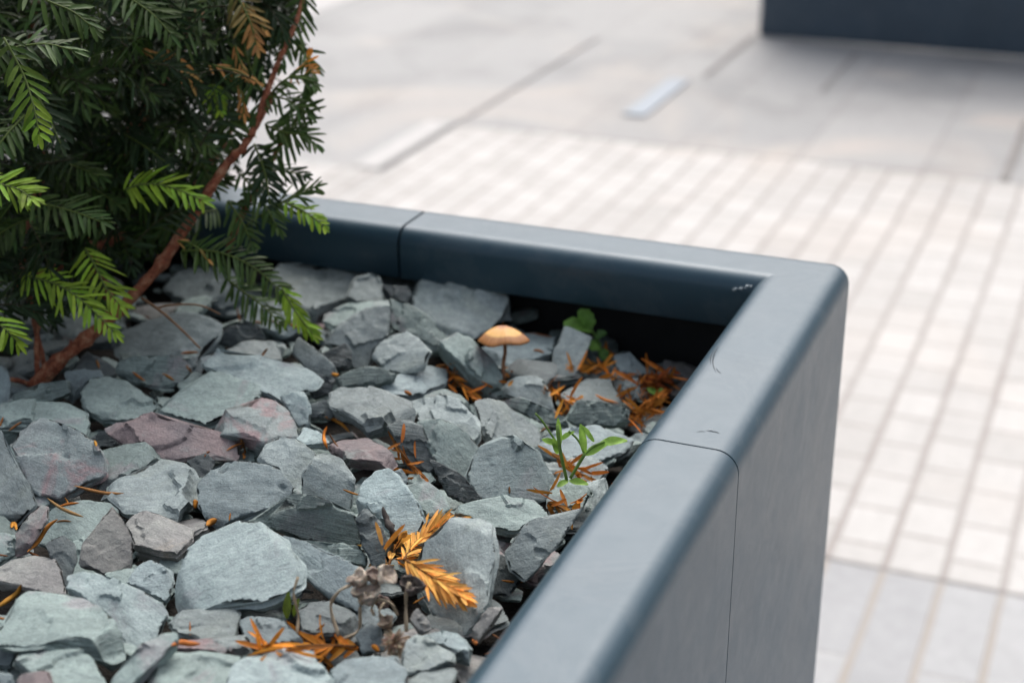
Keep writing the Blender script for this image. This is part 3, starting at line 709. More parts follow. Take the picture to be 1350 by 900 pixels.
for (x, y) in cand:
    z = bed_z(x, y)-.013+rnd.uniform(-.004, .005)
    p = Vector((x, y, z)); ux, uy = to_px(p)
    if ux < -160 or ux > 1000 or uy > 1010 or uy < 120: continue
    k = rnd.randrange(9); kd = rnd.choice(kinds)
    R = Matrix.Rotation(rnd.uniform(0, 6.28), 3, 'Z'); T = Matrix.Rotation(math.radians(rnd.uniform(-22, 22)), 3, 'X') @ Matrix.Rotation(math.radians(rnd.uniform(-22, 22)), 3, 'Y')
    B = T @ R; sc_ = rnd.choice((rnd.uniform(.35, .6), rnd.uniform(.7, 1.2)))
    # keep only chips of which something shows between the big ones
    vis = 0; V0 = protos[k][0]
    for vi in range(0, len(V0), 23):
        q = p+B @ (V0[vi]*sc_); d = q-CAM
        hit = bvh0.ray_cast(CAM, d.normalized(), d.length-.0005)
        if hit[0] is None: vis += 1
    if vis < 1: continue
    if x > PX1-.024 or y > PY1-.024: continue
    picks.append((vis*sc_*sc_, k, kd, B, sc_, p))
picks.sort(key=lambda t: -t[0])
for (_, k, kd, B, sc_, p) in picks[:185]:
    V0 = protos[k][0]; key = (k, kd)
    if key not in cache:
        me = bpy.data.meshes.new('slate_chip'); me.from_pydata([tuple(v) for v in V0], [], protos[k][1])
        me.polygons.foreach_set('use_smooth', [True]*len(me.polygons)); me.materials.append(SL[kd]); me.set_sharp_from_angle(angle=math.radians(38)); cache[key] = me
    o = bpy.data.objects.new('slate_chip', cache[key]); C.objects.link(o)
    M = (B*sc_).to_4x4(); M.translation = p; o.matrix_world = M
    tone = {'g': 'grey green', 'b': 'blue grey', 'l': 'light grey', 'd': 'dark', 'r': 'purple flecked', 'w': 'brownish grey'}[kd]
    tag(o, 'small %s slate chip half buried between and below the larger slates' % tone, 'slate chip', 'small slate chips between the larger ones'); cnt += 1
    b = len(ALLV); ALLV.extend([p+B @ (v*sc_) for v in V0]); ALLF.extend([tuple(i+b for i in f) for f in protos[k][1]])
mbg = MB()
for (_, k, kd, B, sc_, p) in picks[185:]: mbg.add([p+B @ (v*sc_) for v in protos[k][0]], protos[k][1])
rnd = random.Random(31)
for q_ in range(420):     # crumbs of slate in the hollows
    x, y = rnd.uniform(-1.0, PX1-.03), rnd.uniform(.42, PY1-.03); B = Matrix.Rotation(rnd.uniform(0, 6.28), 3, 'Z') @ Matrix.Rotation(rnd.uniform(-.6, .6), 3, 'X'); sc_ = rnd.uniform(.12, .28)
    p = Vector((x, y, bed_z(x, y)-rnd.uniform(.010, .020))); k = rnd.randrange(9)
    mbg.add([p+B @ (v*sc_) for v in protos[k][0]], protos[k][1])
ob = mesh_obj('slate_grit', mbg.v, mbg.f, SL['g'], None, True, Vector((-.5, .8, .9)), None, None, 38); tag(ob, 'fine slate grit and crumbs in the hollows of the bed', 'grit', kind='stuff')
print('DB', depth(on_bed(58, 498)));print('stones', NS, 'fillers', cnt)
BVH = BVHTree.FromPolygons(ALLV, ALLF)
def hit(x, y, up=.002):
    d = ray(x, y).normalized(); h = BVH.ray_cast(CAM, d, 3.)
    p = h[0] if h[0] is not None else on_bed(x, y, -.01)
    return p-d*up

# ------------------------------------------------------------------ needles and sprigs
def blade(mb, p, d, n, L, w, col, bend=.15, seg=3):
    """a flat needle from p along d, surface normal n, with a slight keel"""
    d = d.normalized(); s = d.cross(n).normalized(); n = s.cross(d).normalized()
    V = []; prof = [(0, .35), (.25, .95), (.65, 1.), (.9, .6), (1., .08)]
    for t, ww in prof:
        q = p+d*(L*t)-n*(bend*L*t*t)
        V += [q-s*(w*ww/2)+n*w*.12, q-n*w*.06, q+s*(w*ww/2)+n*w*.12]
    Fc = []
    for i in range(len(prof)-1):
        a = i*3; Fc += [(a, a+1, a+4, a+3), (a+1, a+2, a+5, a+4)]
    c2 = tuple(max(0, x*1.0) for x in col[:3])+(1,)
    mb.add(V, Fc, c2)
def jit(c, r, a): k = 1+r.uniform(-a, a); return (c[0]*k*(1+r.uniform(-.15, .15)), c[1]*k, c[2]*k*(1+r.uniform(-.1, .1)), 1)
DARKG = (.024, .046, .016); MIDG = (.048, .088, .018); YOUNG = (.19, .31, .022); TAN = (.50, .25, .08); ORANGE = (.72, .27, .04)
def sprig(mbN, mbS, pts, L, npairs, col, rnd, normal=None, w=.0027, ang=58, droop=.22, tipcol=None, stemr=.0009, stemcol=(.10, .14, .03), spread=.25, taper=True, drop=0.):
    c = curve(pts, npairs+1)
    if normal is None: normal = (CAM-c[0]).normalized()*.6+Vector((0, 0, .8))
    for i in range(npairs+1):
        t = i/npairs; d = (c[min(i+1, npairs)]-c[max(i-1, 0)]).normalized()
        s = d.cross(normal).normalized(); nn = s.cross(d)
        ll = L*(1-.55*max(0, t-.55)/.45 if taper else 1)*(.75+.25*min(1, t*4))
        for sg in (-1, 1):
            if drop and rnd.random() < drop: continue
            a = math.radians(ang-22*t+rnd.uniform(-14, 14))
            dd = d*math.cos(a)+s*sg*math.sin(a)+nn*rnd.uniform(-spread, spread)
            droop_ = droop+rnd.uniform(-.12, .22)
            cc = col if tipcol is None else tuple(col[k]*(1-t)+tipcol[k]*t for k in range(3))
            blade(mbN, c[i]+d*rnd.uniform(-.001, .001), dd, nn+Vector((rnd.uniform(-.3, .3), rnd.uniform(-.3, .3), rnd.uniform(-.2, .2))), ll*rnd.uniform(.85, 1.1), w*rnd.uniform(.8, 1.1), jit(cc, rnd, .3), droop_)
    blade(mbN, c[-1], (c[-1]-c[-2]), normal, L*.5, w, jit(tipcol or col, rnd, .2), droop)
    V, Fc = tube(c, [stemr*(1-.5*i/npairs) for i in range(npairs+1)], 5); mbS.add(V, Fc, (*stemcol, 1))

base = on_bed(58, 498, -.012); DB = depth(base)
yew = empty('yew_shrub', base)
tag(yew, 'dark green yew shrub with a reddish leaning branch growing at the planter left', 'shrub')
bpy.context.view_layer.update()
def dpt(x, y, k=0.): return at_d(x, y, DB+k)
# main branch
def limb(name, pxs, radpx, seg=26, bumpy=.45):
    seg = int(seg*1.8)
    P = [dpt(*p) for p in pxs]; c = curve(P, seg)
    R = np.interp(np.linspace(0, 1, seg), np.linspace(0, 1, len(radpx)), radpx)
    R = [r/FPX*DB for r in R]
    # knots
    rr = random.Random(len(pxs)*7+seg)
    R = [r*(1+(.30 if rr.random() < .16 else rr.uniform(-.06, .06))) for r in R]
    V, Fc = tube(c, R, 12, True, bumpy); mb = MB(); mb.add(V, Fc)
    # bud scars and short peg stubs
    for k in range(seg//2):
        i = rr.randrange(1, seg-1); d = (c[i+1]-c[i-1]).normalized()
        o = Vector((rr.uniform(-1, 1), rr.uniform(-1, 1), rr.uniform(-1, 1))); o = (o-d*o.dot(d)).normalized()
        a = c[i]+o*R[i]*.8; V, Fc = tube([a, a+o*R[i]*.5+d*R[i]*.5], [R[i]*.28, R[i]*.1], 6); mb.add(V, Fc)
    return mb.obj(name, M_BARK, yew)
limb('trunk', [(45, 512, .0), (75, 478, 0), (115, 445, .0), (165, 400, .0), (210, 350, .0), (245, 300, .0), (272, 258, .0), (300, 215, .0), (322, 195, .0)], [11, 9, 7.6, 7, 6.5, 6, 5.4, 5.0])
limb('branch', [(318, 200, 0), (338, 165, .005), (352, 140, .01), (361, 122, .012)], [5.0, 4.5, 3.8, 3.0], 14)
limb('branch', [(330, 180, 0), (345, 140, .005), (358, 105, .01), (372, 70, .01), (388, 35, .015), (398, 4, .02), (402, -40, .02)], [4.0, 4.0, 3.8, 3.6, 3.4, 3, 2.4], 20)
limb('branch', [(150, 410, .02), (120, 330, .06), (150, 230, .09), (200, 130, .09), (242, 55, .06), (262, 20, .04)], [10, 9, 9, 9, 8, 8], 22)
limb('branch', [(60, 490, .01), (45, 420, .03), (30, 330, .05), (60, 200, .08), (40, 60, .08), (60, -60, .08)], [3.5, 4, 4, 4, 4, 4], 22)
limb('branch', [(300, 330, .05), (318, 285, .03), (345, 235, .02), (362, 205, .015), (378, 175, .01)], [4, 4, 3.5, 3, 2.5], 14)
limb('branch', [(50, 495, .0), (48, 450, .0), (52, 420, .01)], [3.5, 3, 2.5], 8)
limb('branch', [(12, 500, -.01), (30, 503, -.01), (44, 510, .0)], [3, 3, 3], 8)
limb('branch', [(20, 380, .02), (100, 340, .06), (200, 290, .09), (260, 240, .11), (330, 120, .12), (360, 0, .12)], [6, 6, 5, 5, 4, 4], 20)
# cut end of the pruned branch
cp = dpt(262, 20, .04); dr = (cp-dpt(242, 55, .06)).normalized(); V, Fc = tube([cp-dr*.001, cp+dr*.002], [8/FPX*DB]*2, 12)
mb = MB(); mb.add(V, Fc); mb.obj('cut_end', M_CUTWOOD, yew)
# dry twigs hanging over the slates
mb = MB()
for P, r in (([(187, 393, -.004), (212, 410, -.012), (240, 435, -.018), (264, 459, -.02)], 2.0), ([(208, 406, -.01), (225, 402, -.012), (262, 402, -.014), (290, 414, -.018)], 1.6)):
    V, Fc = tube(curve([dpt(*p) for p in P], 14), [r/FPX*DB*(1-.4*i/13) for i in range(14)], 6, True, .3); mb.add(V, Fc, (.28, .16, .09, 1))
mb.obj('dry_twig', M_DEAD, yew)
def add_sprig(pxs, needle_px, npairs, col, seed, name='sprig', label=None, **kw):
    rnd = random.Random(seed); a, b = MB(), MB()
    pts = [dpt(*p) for p in pxs]
    sprig(a, b, pts, needle_px/FPX*depth(pts[0]), npairs, col, rnd, **kw)
    o = a.obj(name, M_DEAD if col in (TAN, ORANGE) else M_NEEDLE, yew); b.obj('stem', M_NEEDLE, o)
    if label: o['label'] = label
    return o
YL = 'bright green young sprig of flat needles'
add_sprig([(5, 50, -.16), (30, 97, -.16), (43, 135, -.165), (52, 178, -.17)], 40, 12, MIDG, 1, tipcol=YOUNG, label=YL, w=.0030)
add_sprig([(165, 250, -.03), (190, 243, -.035), (225, 247, -.04), (266, 264, -.045)], 42, 15, YOUNG, 2, label=YL)
add_sprig([(33, 363, -.05), (75, 375, -.055), (110, 398, -.06), (150, 437, -.065)], 40, 20, YOUNG, 3, label=YL, w=.0026)
add_sprig([(112, 328, -.03), (125, 350, -.04), (140, 380, -.045), (158, 402, -.05)], 44, 11, YOUNG, 4, label=YL)
add_sprig([(-30, 235, -.10), (0, 243, -.11), (25, 250, -.11), (42, 262, -.12)], 42, 12, YOUNG, 5, label=YL, w=.0028)
add_sprig([(-40, 410, -.08), (-15, 420, -.09), (5, 432, -.10), (22, 450, -.10)], 42, 9, YOUNG, 6, label=YL)
add_sprig([(140, 172, .02), (146, 188, .015), (150, 202, .01)], 16, 8, YOUNG, 7, label=YL, ang=45)
add_sprig([(280, 112, .0), (284, 128, -.005), (290, 144, -.01)], 26, 6, YOUNG, 8, label=YL)
add_sprig([(378, 268, -.01), (396, 276, -.012), (412, 286, -.014), (426, 298, -.016)], 24, 8, YOUNG, 9, label=YL)
add_sprig([(372, 380, -.01), (384, 402, -.012), (398, 422, -.014), (412, 440, -.016)], 32, 12, YOUNG, 10, label=YL, ang=38)
add_sprig([(240, 331, .0), (270, 330, -.004), (300, 336, -.006), (335, 353, -.008), (372, 384, -.010)], 42, 22, MIDG, 11, ang=70)
add_sprig([(401, 122, .012), (389, 158, .01), (372, 192, .008), (350, 223, .01), (322, 262, .02)], 42, 22, MIDG, 12, ang=50)
add_sprig([(322, 300, .03), (350, 280, .01), (385, 262, .0), (414, 248, -.006)], 38, 16, MIDG, 13)
add_sprig([(40, 266, -.05), (70, 272, -.055), (100, 280, -.06), (132, 292, -.065)], 46, 14, MIDG, 14, ang=65)
add_sprig([(300, 368, .01), (320, 384, .005), (345, 402, .002), (368, 424, .0)], 34, 12, MIDG, 15)
add_sprig([(-10, 70, -.15), (25, 62, -.15), (60, 58, -.15), (95, 66, -.15)], 50, 9, MIDG, 16, w=.0032)
add_sprig([(30, -20, -.13), (60, 0, -.13), (95, 15, -.13), (120, 35, -.13)], 46, 10, MIDG, 17, w=.003)
add_sprig([(150, -20, -.06), (175, 0, -.07), (200, 18, -.08), (225, 45, -.08)], 46, 12, MIDG, 18)
add_sprig([(300, -20, -.0), (318, 5, -.01), (330, 30, -.02), (338, 60, -.02)], 34, 12, MIDG, 19, tipcol=TAN)
add_sprig([(402, -20, .02), (396, 20, .018), (385, 50, .014), (372, 84, .01)], 34, 15, MIDG, 20, ang=55)
add_sprig([(360, 120, .012), (372, 108, .0), (392, 100, -.004), (410, 110, -.006)], 36, 9, MIDG, 21, ang=40)
add_sprig([(335, 190, .01), (345, 215, .005), (352, 240, .0), (356, 270, .0)], 34, 12, DARKG, 22)
add_sprig([(350, 165, .01), (375, 175, .005), (400, 178, .0), (415, 190, -.003)], 34, 9, MIDG, 23, ang=45)
add_sprig([(345, 225, .02), (375, 225, .015), (400, 232, .01)], 30, 8, DARKG, 24, ang=50)
add_sprig([(345, 130, .01), (365, 128, .005), (385, 135, .0), (405, 150, -.003)], 36, 8, MIDG, 51, ang=50, spread=.6)
add_sprig([(395, 60, .012), (405, 78, .01), (410, 100, .008)], 34, 6, MIDG, 52, ang=40, spread=.6)
add_sprig([(318, 230, .01), (335, 250, .005), (352, 275, .0), (366, 300, -.003)], 36, 10, MIDG, 53, ang=50, spread=.6)
add_sprig([(300, 265, .01), (318, 290, .005), (330, 318, .0)], 36, 9, MIDG, 54, ang=50, spread=.6)
add_sprig([(378, 175, .01), (392, 160, .008), (402, 140, .006), (408, 125, .004)], 34, 8, MIDG, 55, ang=45, spread=.5)
add_sprig([(330, 180, .0), (318, 150, -.004), (312, 118, -.006), (305, 90, -.008)], 36, 10, MIDG, 56, ang=50, spread=.6)
add_sprig([(345, 120, .0), (330, 90, -.004), (322, 60, -.006), (325, 30, -.008)], 34, 10, MIDG, 57, ang=50, spread=.6)
add_sprig([(275, 85, -.02), (295, 90, -.024), (315, 95, -.026), (338, 108, -.03)], 24, 8, TAN, 36, ang=35, drop=.35, label='withered tan sprig', w=.0018)
add_sprig([(180, 60, -.02), (200, 72, -.03), (222, 72, -.035)], 24, 6, TAN, 37, ang=25, drop=.4, label='withered tan sprig', w=.0018)
add_sprig([(310, 60, -.012), (318, 85, -.015), (330, 100, -.018)], 26, 7, TAN, 38, ang=25, drop=.3, label='withered tan sprig', w=.0018)
add_sprig([(388, 95, .0), (402, 86, -.003), (408, 72, -.004)], 20, 5, ORANGE, 39, ang=40, drop=.2, label='withered orange sprig', w=.0018)
add_sprig([(215, 55, -.03), (228, 70, -.035), (240, 90, -.04), (252, 112, -.045)], 34, 9, TAN, 31, ang=35, drop=.45, label='withered tan sprig', w=.002)
add_sprig([(300, 80, .0), (312, 100, -.004), (318, 125, -.006), (322, 150, -.008)], 28, 9, TAN, 32, ang=30, drop=.4, label='withered tan sprig', w=.002)
add_sprig([(385, 100, .0), (400, 100, -.003), (412, 92, -.004)], 20, 6, TAN, 33, ang=60, drop=.25, label='withered tan sprig', w=.0018)
add_sprig([(322, 5, -.01), (335, 22, -.012), (350, 40, -.014)], 22, 6, TAN, 34, ang=30, drop=.3, label='withered tan sprig', w=.002)
add_sprig([(235, 318, -.02), (255, 322, -.025), (275, 342, -.03)], 20, 3, TAN, 35, ang=20, drop=.5, label='withered tan sprig', w=.0016)
rnd = random.Random(77)
for k, (x, y, k2) in enumerate([(110, 120, -.02), (180, 190, .0), (240, 180, .0), (70, 320, .0), (200, 300, .03), (160, 60, -.03), (280, 60, .0), (260, 210, .03), (90, 220, -.02), (20, 300, -.04), (215, 235, .02), (300, 160, .02), (130, 20, -.03), (60, 150, -.06), (10, 180, -.08), (240, 10, -.01), (180, 120, -.02), (120, 250, 0), (40, 400, .0), (250, 290, .03)]):
    a = rnd.uniform(.2, 1.4); l = rnd.uniform(60, 90); dx, dy = l*math.cos(a), l*math.sin(a)
    if rnd.random() < .3: dx = -dx
    add_sprig([(x-dx/2, y-dy/2, k2+.02), (x, y-4, k2), (x+dx/2, y+dy/2, k2-.01)], 40, 14, rnd.choice((DARKG, MIDG, MIDG)), 100+k)
# inner mass of the crown: one part
SIL = [(-260, -200), (400, -200), (385, -60), (378, 0), (362, 50), (335, 95), (300, 150), (285, 195), (265, 235), (235, 285), (205, 320), (150, 340), (100, 375), (50, 400), (-10, 440), (-260, 470)]
def inside(x, y):
    c = False; j = len(SIL)-1
    for i in range(len(SIL)):
        (xi, yi), (xj, yj) = SIL[i], SIL[j]
        if (yi > y) != (yj > y) and x < (xj-xi)*(y-yi)/(yj-yi)+xi: c = not c
        j = i
    return c
TRK = [(45+(398-45)*t, np.interp(45+(398-45)*t, [45, 115, 165, 210, 245, 272, 300, 322, 345, 358, 372, 398], [512, 445, 400, 350, 300, 258, 215, 195, 140, 105, 70, 4])) for t in np.linspace(0, 1, 22)]
a, b = MB(), MB(); rnd = random.Random(3); n = 0
while n < 1500:
    x, y = rnd.uniform(-250, 410), rnd.uniform(-190, 460)
    if not inside(x, y): continue
    if x < -60 and rnd.random() < .5: continue
    k = rnd.uniform(.0, .36) if rnd.random() < .8 else rnd.uniform(-.06, .0)
    if x > 290: k = rnd.uniform(.0, .12)
    dt = min(math.hypot(x-a_, y-b_) for a_, b_ in TRK)
    if dt < 62: k = max(k, .040 if rnd.random() < .8 else -.01)
    elif x > 60 and y > 120: k = max(k, .012)
    p = dpt(x, y, k)
    if p.z < bed_z(p.x, p.y)+.015: continue
    n += 1
    d = Vector((rnd.uniform(-1, 1), rnd.uniform(-1, .6), rnd.uniform(-.9, .5))).normalized()
    l = rnd.uniform(.03, .055)
    nrm = Vector((rnd.uniform(-.6, .6), rnd.uniform(-1, .2), rnd.uniform(.2, 1)))
    if abs(nrm.normalized().dot(d)) > .85: continue
    sprig(a, b, [p-d*l*.5, p+Vector((0, 0, .003)), p+d*l*.5-Vector((0, 0, .006))], .022, 8, rnd.choice((DARKG, DARKG, MIDG)), rnd, normal=nrm, droop=rnd.uniform(.0, .45), drop=.12, w=.0026, spread=.6, ang=rnd.uniform(40, 68), stemr=.0006, stemcol=(.045, .04, .018))
tag(a.obj('foliage', M_NEEDLE, yew), kind='stuff'); tag(b.obj('fine_twigs', M_NEEDLE, yew), kind='stuff')

# ------------------------------------------------------------------ dead sprigs on the slates
def dead(pxs, needle_px, npairs, seed, label, col=ORANGE, up=.004, ang=38, drop=.12, w=.0017, lifts=None, cat='dead sprig', name='dead_sprig'):
    rnd = random.Random(seed); a, b = MB(), MB()
    pts = [hit(x, y, up+(lifts[i] if lifts else 0)) for i, (x, y) in enumerate(pxs)]
    # keep the spray from diving into gaps
    dm = sorted(depth(p) for p in pts)[len(pts)//2]
    pts = [CAM+(p-CAM)*(max(min(depth(p), dm+.006), dm-.02)/depth(p)) for p in pts]
    nrm = (CAM-pts[0]).normalized()+Vector((rnd.uniform(-.3, .3), 0, .3))
    c = pts[0]
    sprig(a, b, pts, needle_px/FPX*depth(pts[0]), npairs, col, rnd, normal=nrm, w=w, ang=ang, droop=.22, stemcol=(.20, .09, .03), spread=.50, drop=drop, stemr=.0008)
    root = empty(name, c); tag(root, label, cat, 'dead yew sprigs fallen on the slates'); bpy.context.view_layer.update()
    a.obj('needles', M_DEAD, root); b.obj('stem', M_DEAD, root)
    return root
BR = (.84, .44, .11)
dead([(532, 738), (548, 715), (572, 698), (602, 686)], 44, 58, 1, 'upper of the two bright orange sprigs on the large tall slate', BR, .014, 24, .03, .0018)
dead([(535, 738), (560, 755), (585, 770), (612, 787)], 46, 58, 2, 'lower of the two bright orange sprigs on the large tall slate', BR, .014, 28, .03, .0018)
dead([(512, 745), (520, 725), (530, 708)], 30, 6, 21, 'short orange sprig stub joined behind the two bright ones', BR, .010, 22, .05, .003)
dead([(470, 852), (430, 850), (385, 852), (340, 862)], 34, 13, 3, 'orange needle spray at the bottom of the photo near the dry stems', ORANGE, .008, 38, .1, .0024)
dead([(575, 482), (595, 498), (618, 515), (634, 527)], 24, 11, 4, 'rust orange sprig pointing up left below the mushroom left side', ORANGE, .005, 20, .1)
dead([(800, 458), (796, 475), (788, 490), (770, 500)], 26, 12, 5, 'orange tuft leaning on the upright slab beneath the green leaf', ORANGE, .006, 55, .1)
dead([(812, 500), (795, 488), (775, 480), (752, 484)], 22, 9, 55, 'loose orange tuft spread left of the one beneath the leaf', ORANGE, .006, 50, .2)
dead([(718, 512), (735, 522), (750, 530), (764, 524)], 22, 8, 6, 'orange sprig between the mushroom foot and the dark blocky slate', ORANGE, .005, 30, .2)
dead([(735, 545), (742, 535), (752, 528)], 18, 4, 61, 'small orange curl right behind the green seedling', ORANGE, .004, 30, .3)
dead([(518, 580), (530, 597), (545, 615), (560, 630)], 18, 10, 7, 'rust brown sprig in the crack beside the dark splintered slate', (.42, .15, .03), .004, 16, .1)
dead([(728, 598), (745, 612), (762, 622), (780, 632)], 22, 10, 8, 'dark orange sprig under the green seedling', (.42, .16, .03), .004, 25, .1)
dead([(722, 662), (738, 668), (752, 676)], 18, 7, 9, 'brown needle tuft near the rim above the mottled slate', (.40, .17, .03), .004, 30, .1)
dead([(768, 658), (762, 664), (752, 672)], 16, 3, 91, 'small orange leaf bit touching the rim', ORANGE, .006, 15, .3, .0035)
dead([(830, 552), (848, 545), (862, 535), (876, 520)], 26, 11, 10, 'brown orange sprig packed against the rim in the corner litter', (.48, .18, .03), .006, 35, .1, .0028)
dead([(846, 500), (858, 505), (870, 500), (886, 492)], 24, 11, 11, 'dark red brown sprig on top of the corner litter', (.24, .06, .015), .006, 50, .1, .003)
dead([(850, 520), (862, 515), (872, 505)], 18, 7, 12, 'shaded brown sprig in the middle of the corner litter', (.30, .09, .02), .006, 60, .1, .003)
dead([(365, 335), (380, 330), (395, 332), (408, 330)], 14, 9, 13, 'yellow brown sprig lying by the far inner rim', (.26, .17, .02), .012, 50, .1)
dead([(400, 325), (406, 332), (408, 340)], 10, 5, 14, 'rusty sprig end by the far inner rim', (.35, .12, .02), .012, 50, .1)
dead([(452, 325), (453, 335), (452, 345)], 6, 4, 15, 'single upright orange bud by the far inner rim', (.50, .22, .06), .010, 12, .0, .0035)
dead([(318, 580), (322, 590), (322, 600)], 12, 6, 16, 'small brown tuft below the long purple slate end', (.40, .18, .05), .004, 20, .2)
# single fallen needles
def needle(pxs, label, col=ORANGE, wpx=4.5, up=.004):
    pts = [hit(x, y, up) for x, y in pxs]; dm = min(depth(p) for p in pts)
    pts = [CAM+(p-CAM)*(min(depth(p), dm+.012)/depth(p)) for p in pts]
    c = curve(pts, 9); r = wpx/2/FPX*depth(c[0]); n = (CAM-c[0]).normalized()
    V, Fc = [], []
    for i, p in enumerate(c):
        t = (c[min(i+1, 8)]-c[max(i-1, 0)]).normalized(); s = t.cross(n).normalized(); ww = r*(1-abs(i/8*2-1)**3*.85)
        V += [p-s*ww, p+n*ww*.5, p+s*ww, p-n*ww*.3]
    for i in range(8):
        for k in range(4): Fc.append((i*4+k, i*4+(k+1) % 4, (i+1)*4+(k+1) % 4, (i+1)*4+k))
    mb = MB(); rnd = random.Random(int(pxs[0][0])); mb.add(V, Fc, jit(col, rnd, .1))
    o = mb.obj('fallen_needle', M_DEAD, None, True, c[4]); tag(o, label, 'needle', 'single dead needles on the slates')
NB = (.36, .19, .07)
needle([(98, 640), (120, 646), (142, 650), (163, 650)], 'long tan needle under the big stepped slate', NB)
needle([(62, 656), (78, 668), (95, 676), (110, 681)], 'tan needle left below the big stepped slate', NB)
needle([(76, 684), (62, 695), (50, 714), (36, 727)], 'curved orange needle beside the narrow purple-rimmed slate', (.45, .20, .04), 6)
needle([(28, 770), (22, 782), (8, 792), (-4, 800)], 'orange needle cut by the left photo edge', (.55, .24, .04), 7)
needle([(15, 695), (18, 690), (22, 698)], 'tiny orange fragment near the left photo edge', ORANGE, 7)
needle([(226, 850), (238, 846), (250, 848), (264, 848)], 'orange needle lying by the thin slate splinter', (.55, .20, .05), 8)
needle([(272, 692), (278, 688), (286, 684)], 'short broad orange bit above the largest pale slate', (.60, .25, .05), 9)
needle([(256, 658), (258, 663), (257, 670)], 'small orange bit left of the five-sided slate', ORANGE, 7)
needle([(428, 549), (440, 553), (452, 560), (461, 570)], 'curved orange needle above the pink-topped slate', ORANGE, 4.5)
needle([(431, 562), (427, 572), (428, 582), (432, 592)], 'short orange needle left of the pink-topped slate', ORANGE, 4.5)
needle([(533, 515), (538, 518), (543, 520)], 'dark orange fragment above the kite-shaped slate', (.35, .13, .03), 5)
needle([(437, 492), (442, 494), (447, 494)], 'orange fragment beside the leaning slate', ORANGE, 5)
needle([(124, 580), (126, 584), (127, 588)], 'yellow brown speck beside the small dark wedged slate', (.50, .25, .05), 4)
needle([(785, 520), (798, 527), (815, 531)], 'thin orange needle behind the dark blocky slate', ORANGE, 3.5)
needle([(490, 850), (495, 853), (500, 858)], 'small orange bit beside the lowest dried seed head', ORANGE, 7)
needle([(622, 842), (626, 846), (630, 848)], 'tiny brown orange bit at the rim near the bottom edge', (.45, .18, .05), 6)
def pile(pts, n, seed, label, col, cols2, Lr=(.010, .018)):
    """a heap of shed curled needles"""
    rnd = random.Random(seed); a = MB()
    for k in range(n):
        x, y = pts[rnd.randrange(len(pts))]; p = hit(x+rnd.gauss(0, 7), y+rnd.gauss(0, 4), .001+rnd.random()*.006)
        d = (RT*rnd.gauss(0, 1)+UP*rnd.gauss(0, .7)-FW*rnd.gauss(0, .4)).normalized()
        nn = (-FW+Vector((rnd.gauss(0, .5), rnd.gauss(0, .5), rnd.gauss(0, .5)))).normalized()
        if abs(nn.dot(d)) > .9: continue
        blade(a, p, d, nn, rnd.uniform(*Lr), rnd.uniform(.0016, .0028), jit(rnd.choice((col, col, cols2)), rnd, .3), rnd.uniform(-.5, .5))
    o = a.obj('needle_heap', M_DEAD, None, True, hit(*pts[0])); tag(o, label, 'dead needles', 'heaps of shed needles in the gaps', 'stuff')
RB = (.46, .15, .025)
pile([(850, 500), (865, 505), (880, 495), (855, 515), (838, 505)], 46, 1, 'dark red brown needle heap by the rim in the far corner', RB, (.55, .20, .03))
pile([(835, 545), (850, 540), (862, 532), (846, 550)], 34, 2, 'orange brown needle heap against the rim below the far corner', (.52, .20, .035), RB)
pile([(775, 492), (790, 480), (800, 470), (762, 488), (805, 495)], 30, 3, 'bright orange needle heap beneath the round green leaf', ORANGE, (.70, .30, .05))
pile([(728, 515), (742, 525), (738, 538)], 18, 4, 'orange needle heap in the crack right of the mushroom foot', ORANGE, RB)
pile([(590, 492), (605, 505), (620, 518)], 18, 5, 'rust needle heap in the crack left of the mushroom', (.48, .17, .03), RB)
pile([(740, 606), (758, 618), (772, 628)], 20, 6, 'orange needle heap under the narrow-leaved seedling', (.48, .18, .03), RB)
pile([(525, 590), (538, 608), (550, 622)], 14, 7, 'brown needle heap in the crack in the middle of the bed', (.42, .15, .03), RB)
pile([(345, 858), (380, 855), (410, 850), (440, 852), (400, 840)], 34, 8, 'orange needle heap at the bottom edge of the bed', ORANGE, (.42, .15, .03), (.012, .020))
pile([(520, 735), (515, 722), (524, 748)], 12, 9, 'orange needle heap at the foot of the two bright sprigs', BR, ORANGE, (.012, .018))
pile([(730, 662), (745, 670)], 10, 10, 'brown needle heap at the rim above the mottled slate', (.42, .17, .03), RB)
pile([(668, 488), (660, 510)], 6, 11, 'few brown needles at the mushroom foot', (.42, .17, .03), RB, (.006, .01))
rnd = random.Random(12); k = 0
while k < 46:
    x, y = rnd.uniform(-20, 850), rnd.uniform(400, 890)
    p = on_bed(x, y)
    if p.x > PX1-.07 or p.y > PY1-.06: continue
    a_ = rnd.uniform(0, 6.28); l = rnd.uniform(7, 17); q_ = hit(x, y, .0); 
    if q_.z > bed_z(q_.x, q_.y)-.001: continue          # only where there is a hollow
    needle([(x-l*math.cos(a_), y-l*.6*math.sin(a_)), (x, y+rnd.uniform(-2, 2)), (x+l*math.cos(a_), y+l*.6*math.sin(a_))], 'thin brown needle shed into a gap between slates', rnd.choice(((.34, .15, .05), (.42, .16, .03), (.20, .09, .04))), rnd.uniform(2.2, 3.5), .001); k += 1
# dark twig
P = [hit(505, 668, .012), hit(510, 685, .012), hit(517, 700, .014), hit(521, 712, .016)]
V, Fc = tube(curve(P, 12), [.0006, .0011, .0012, .0017, .0015, .0019, .0022, .0018, .0024, .0021, .0026, .0022], 8, True, .9)
mb = MB(); mb.add(V, Fc); o = mb.obj('twig', plain('dark_twig', (.06, .05, .045), .85, .5, 300, bmp=.8, bscale=500, bdist=.001), None, True, P[1]); tag(o, 'short dark broken twig leaning on the tall pale slate', 'twig')
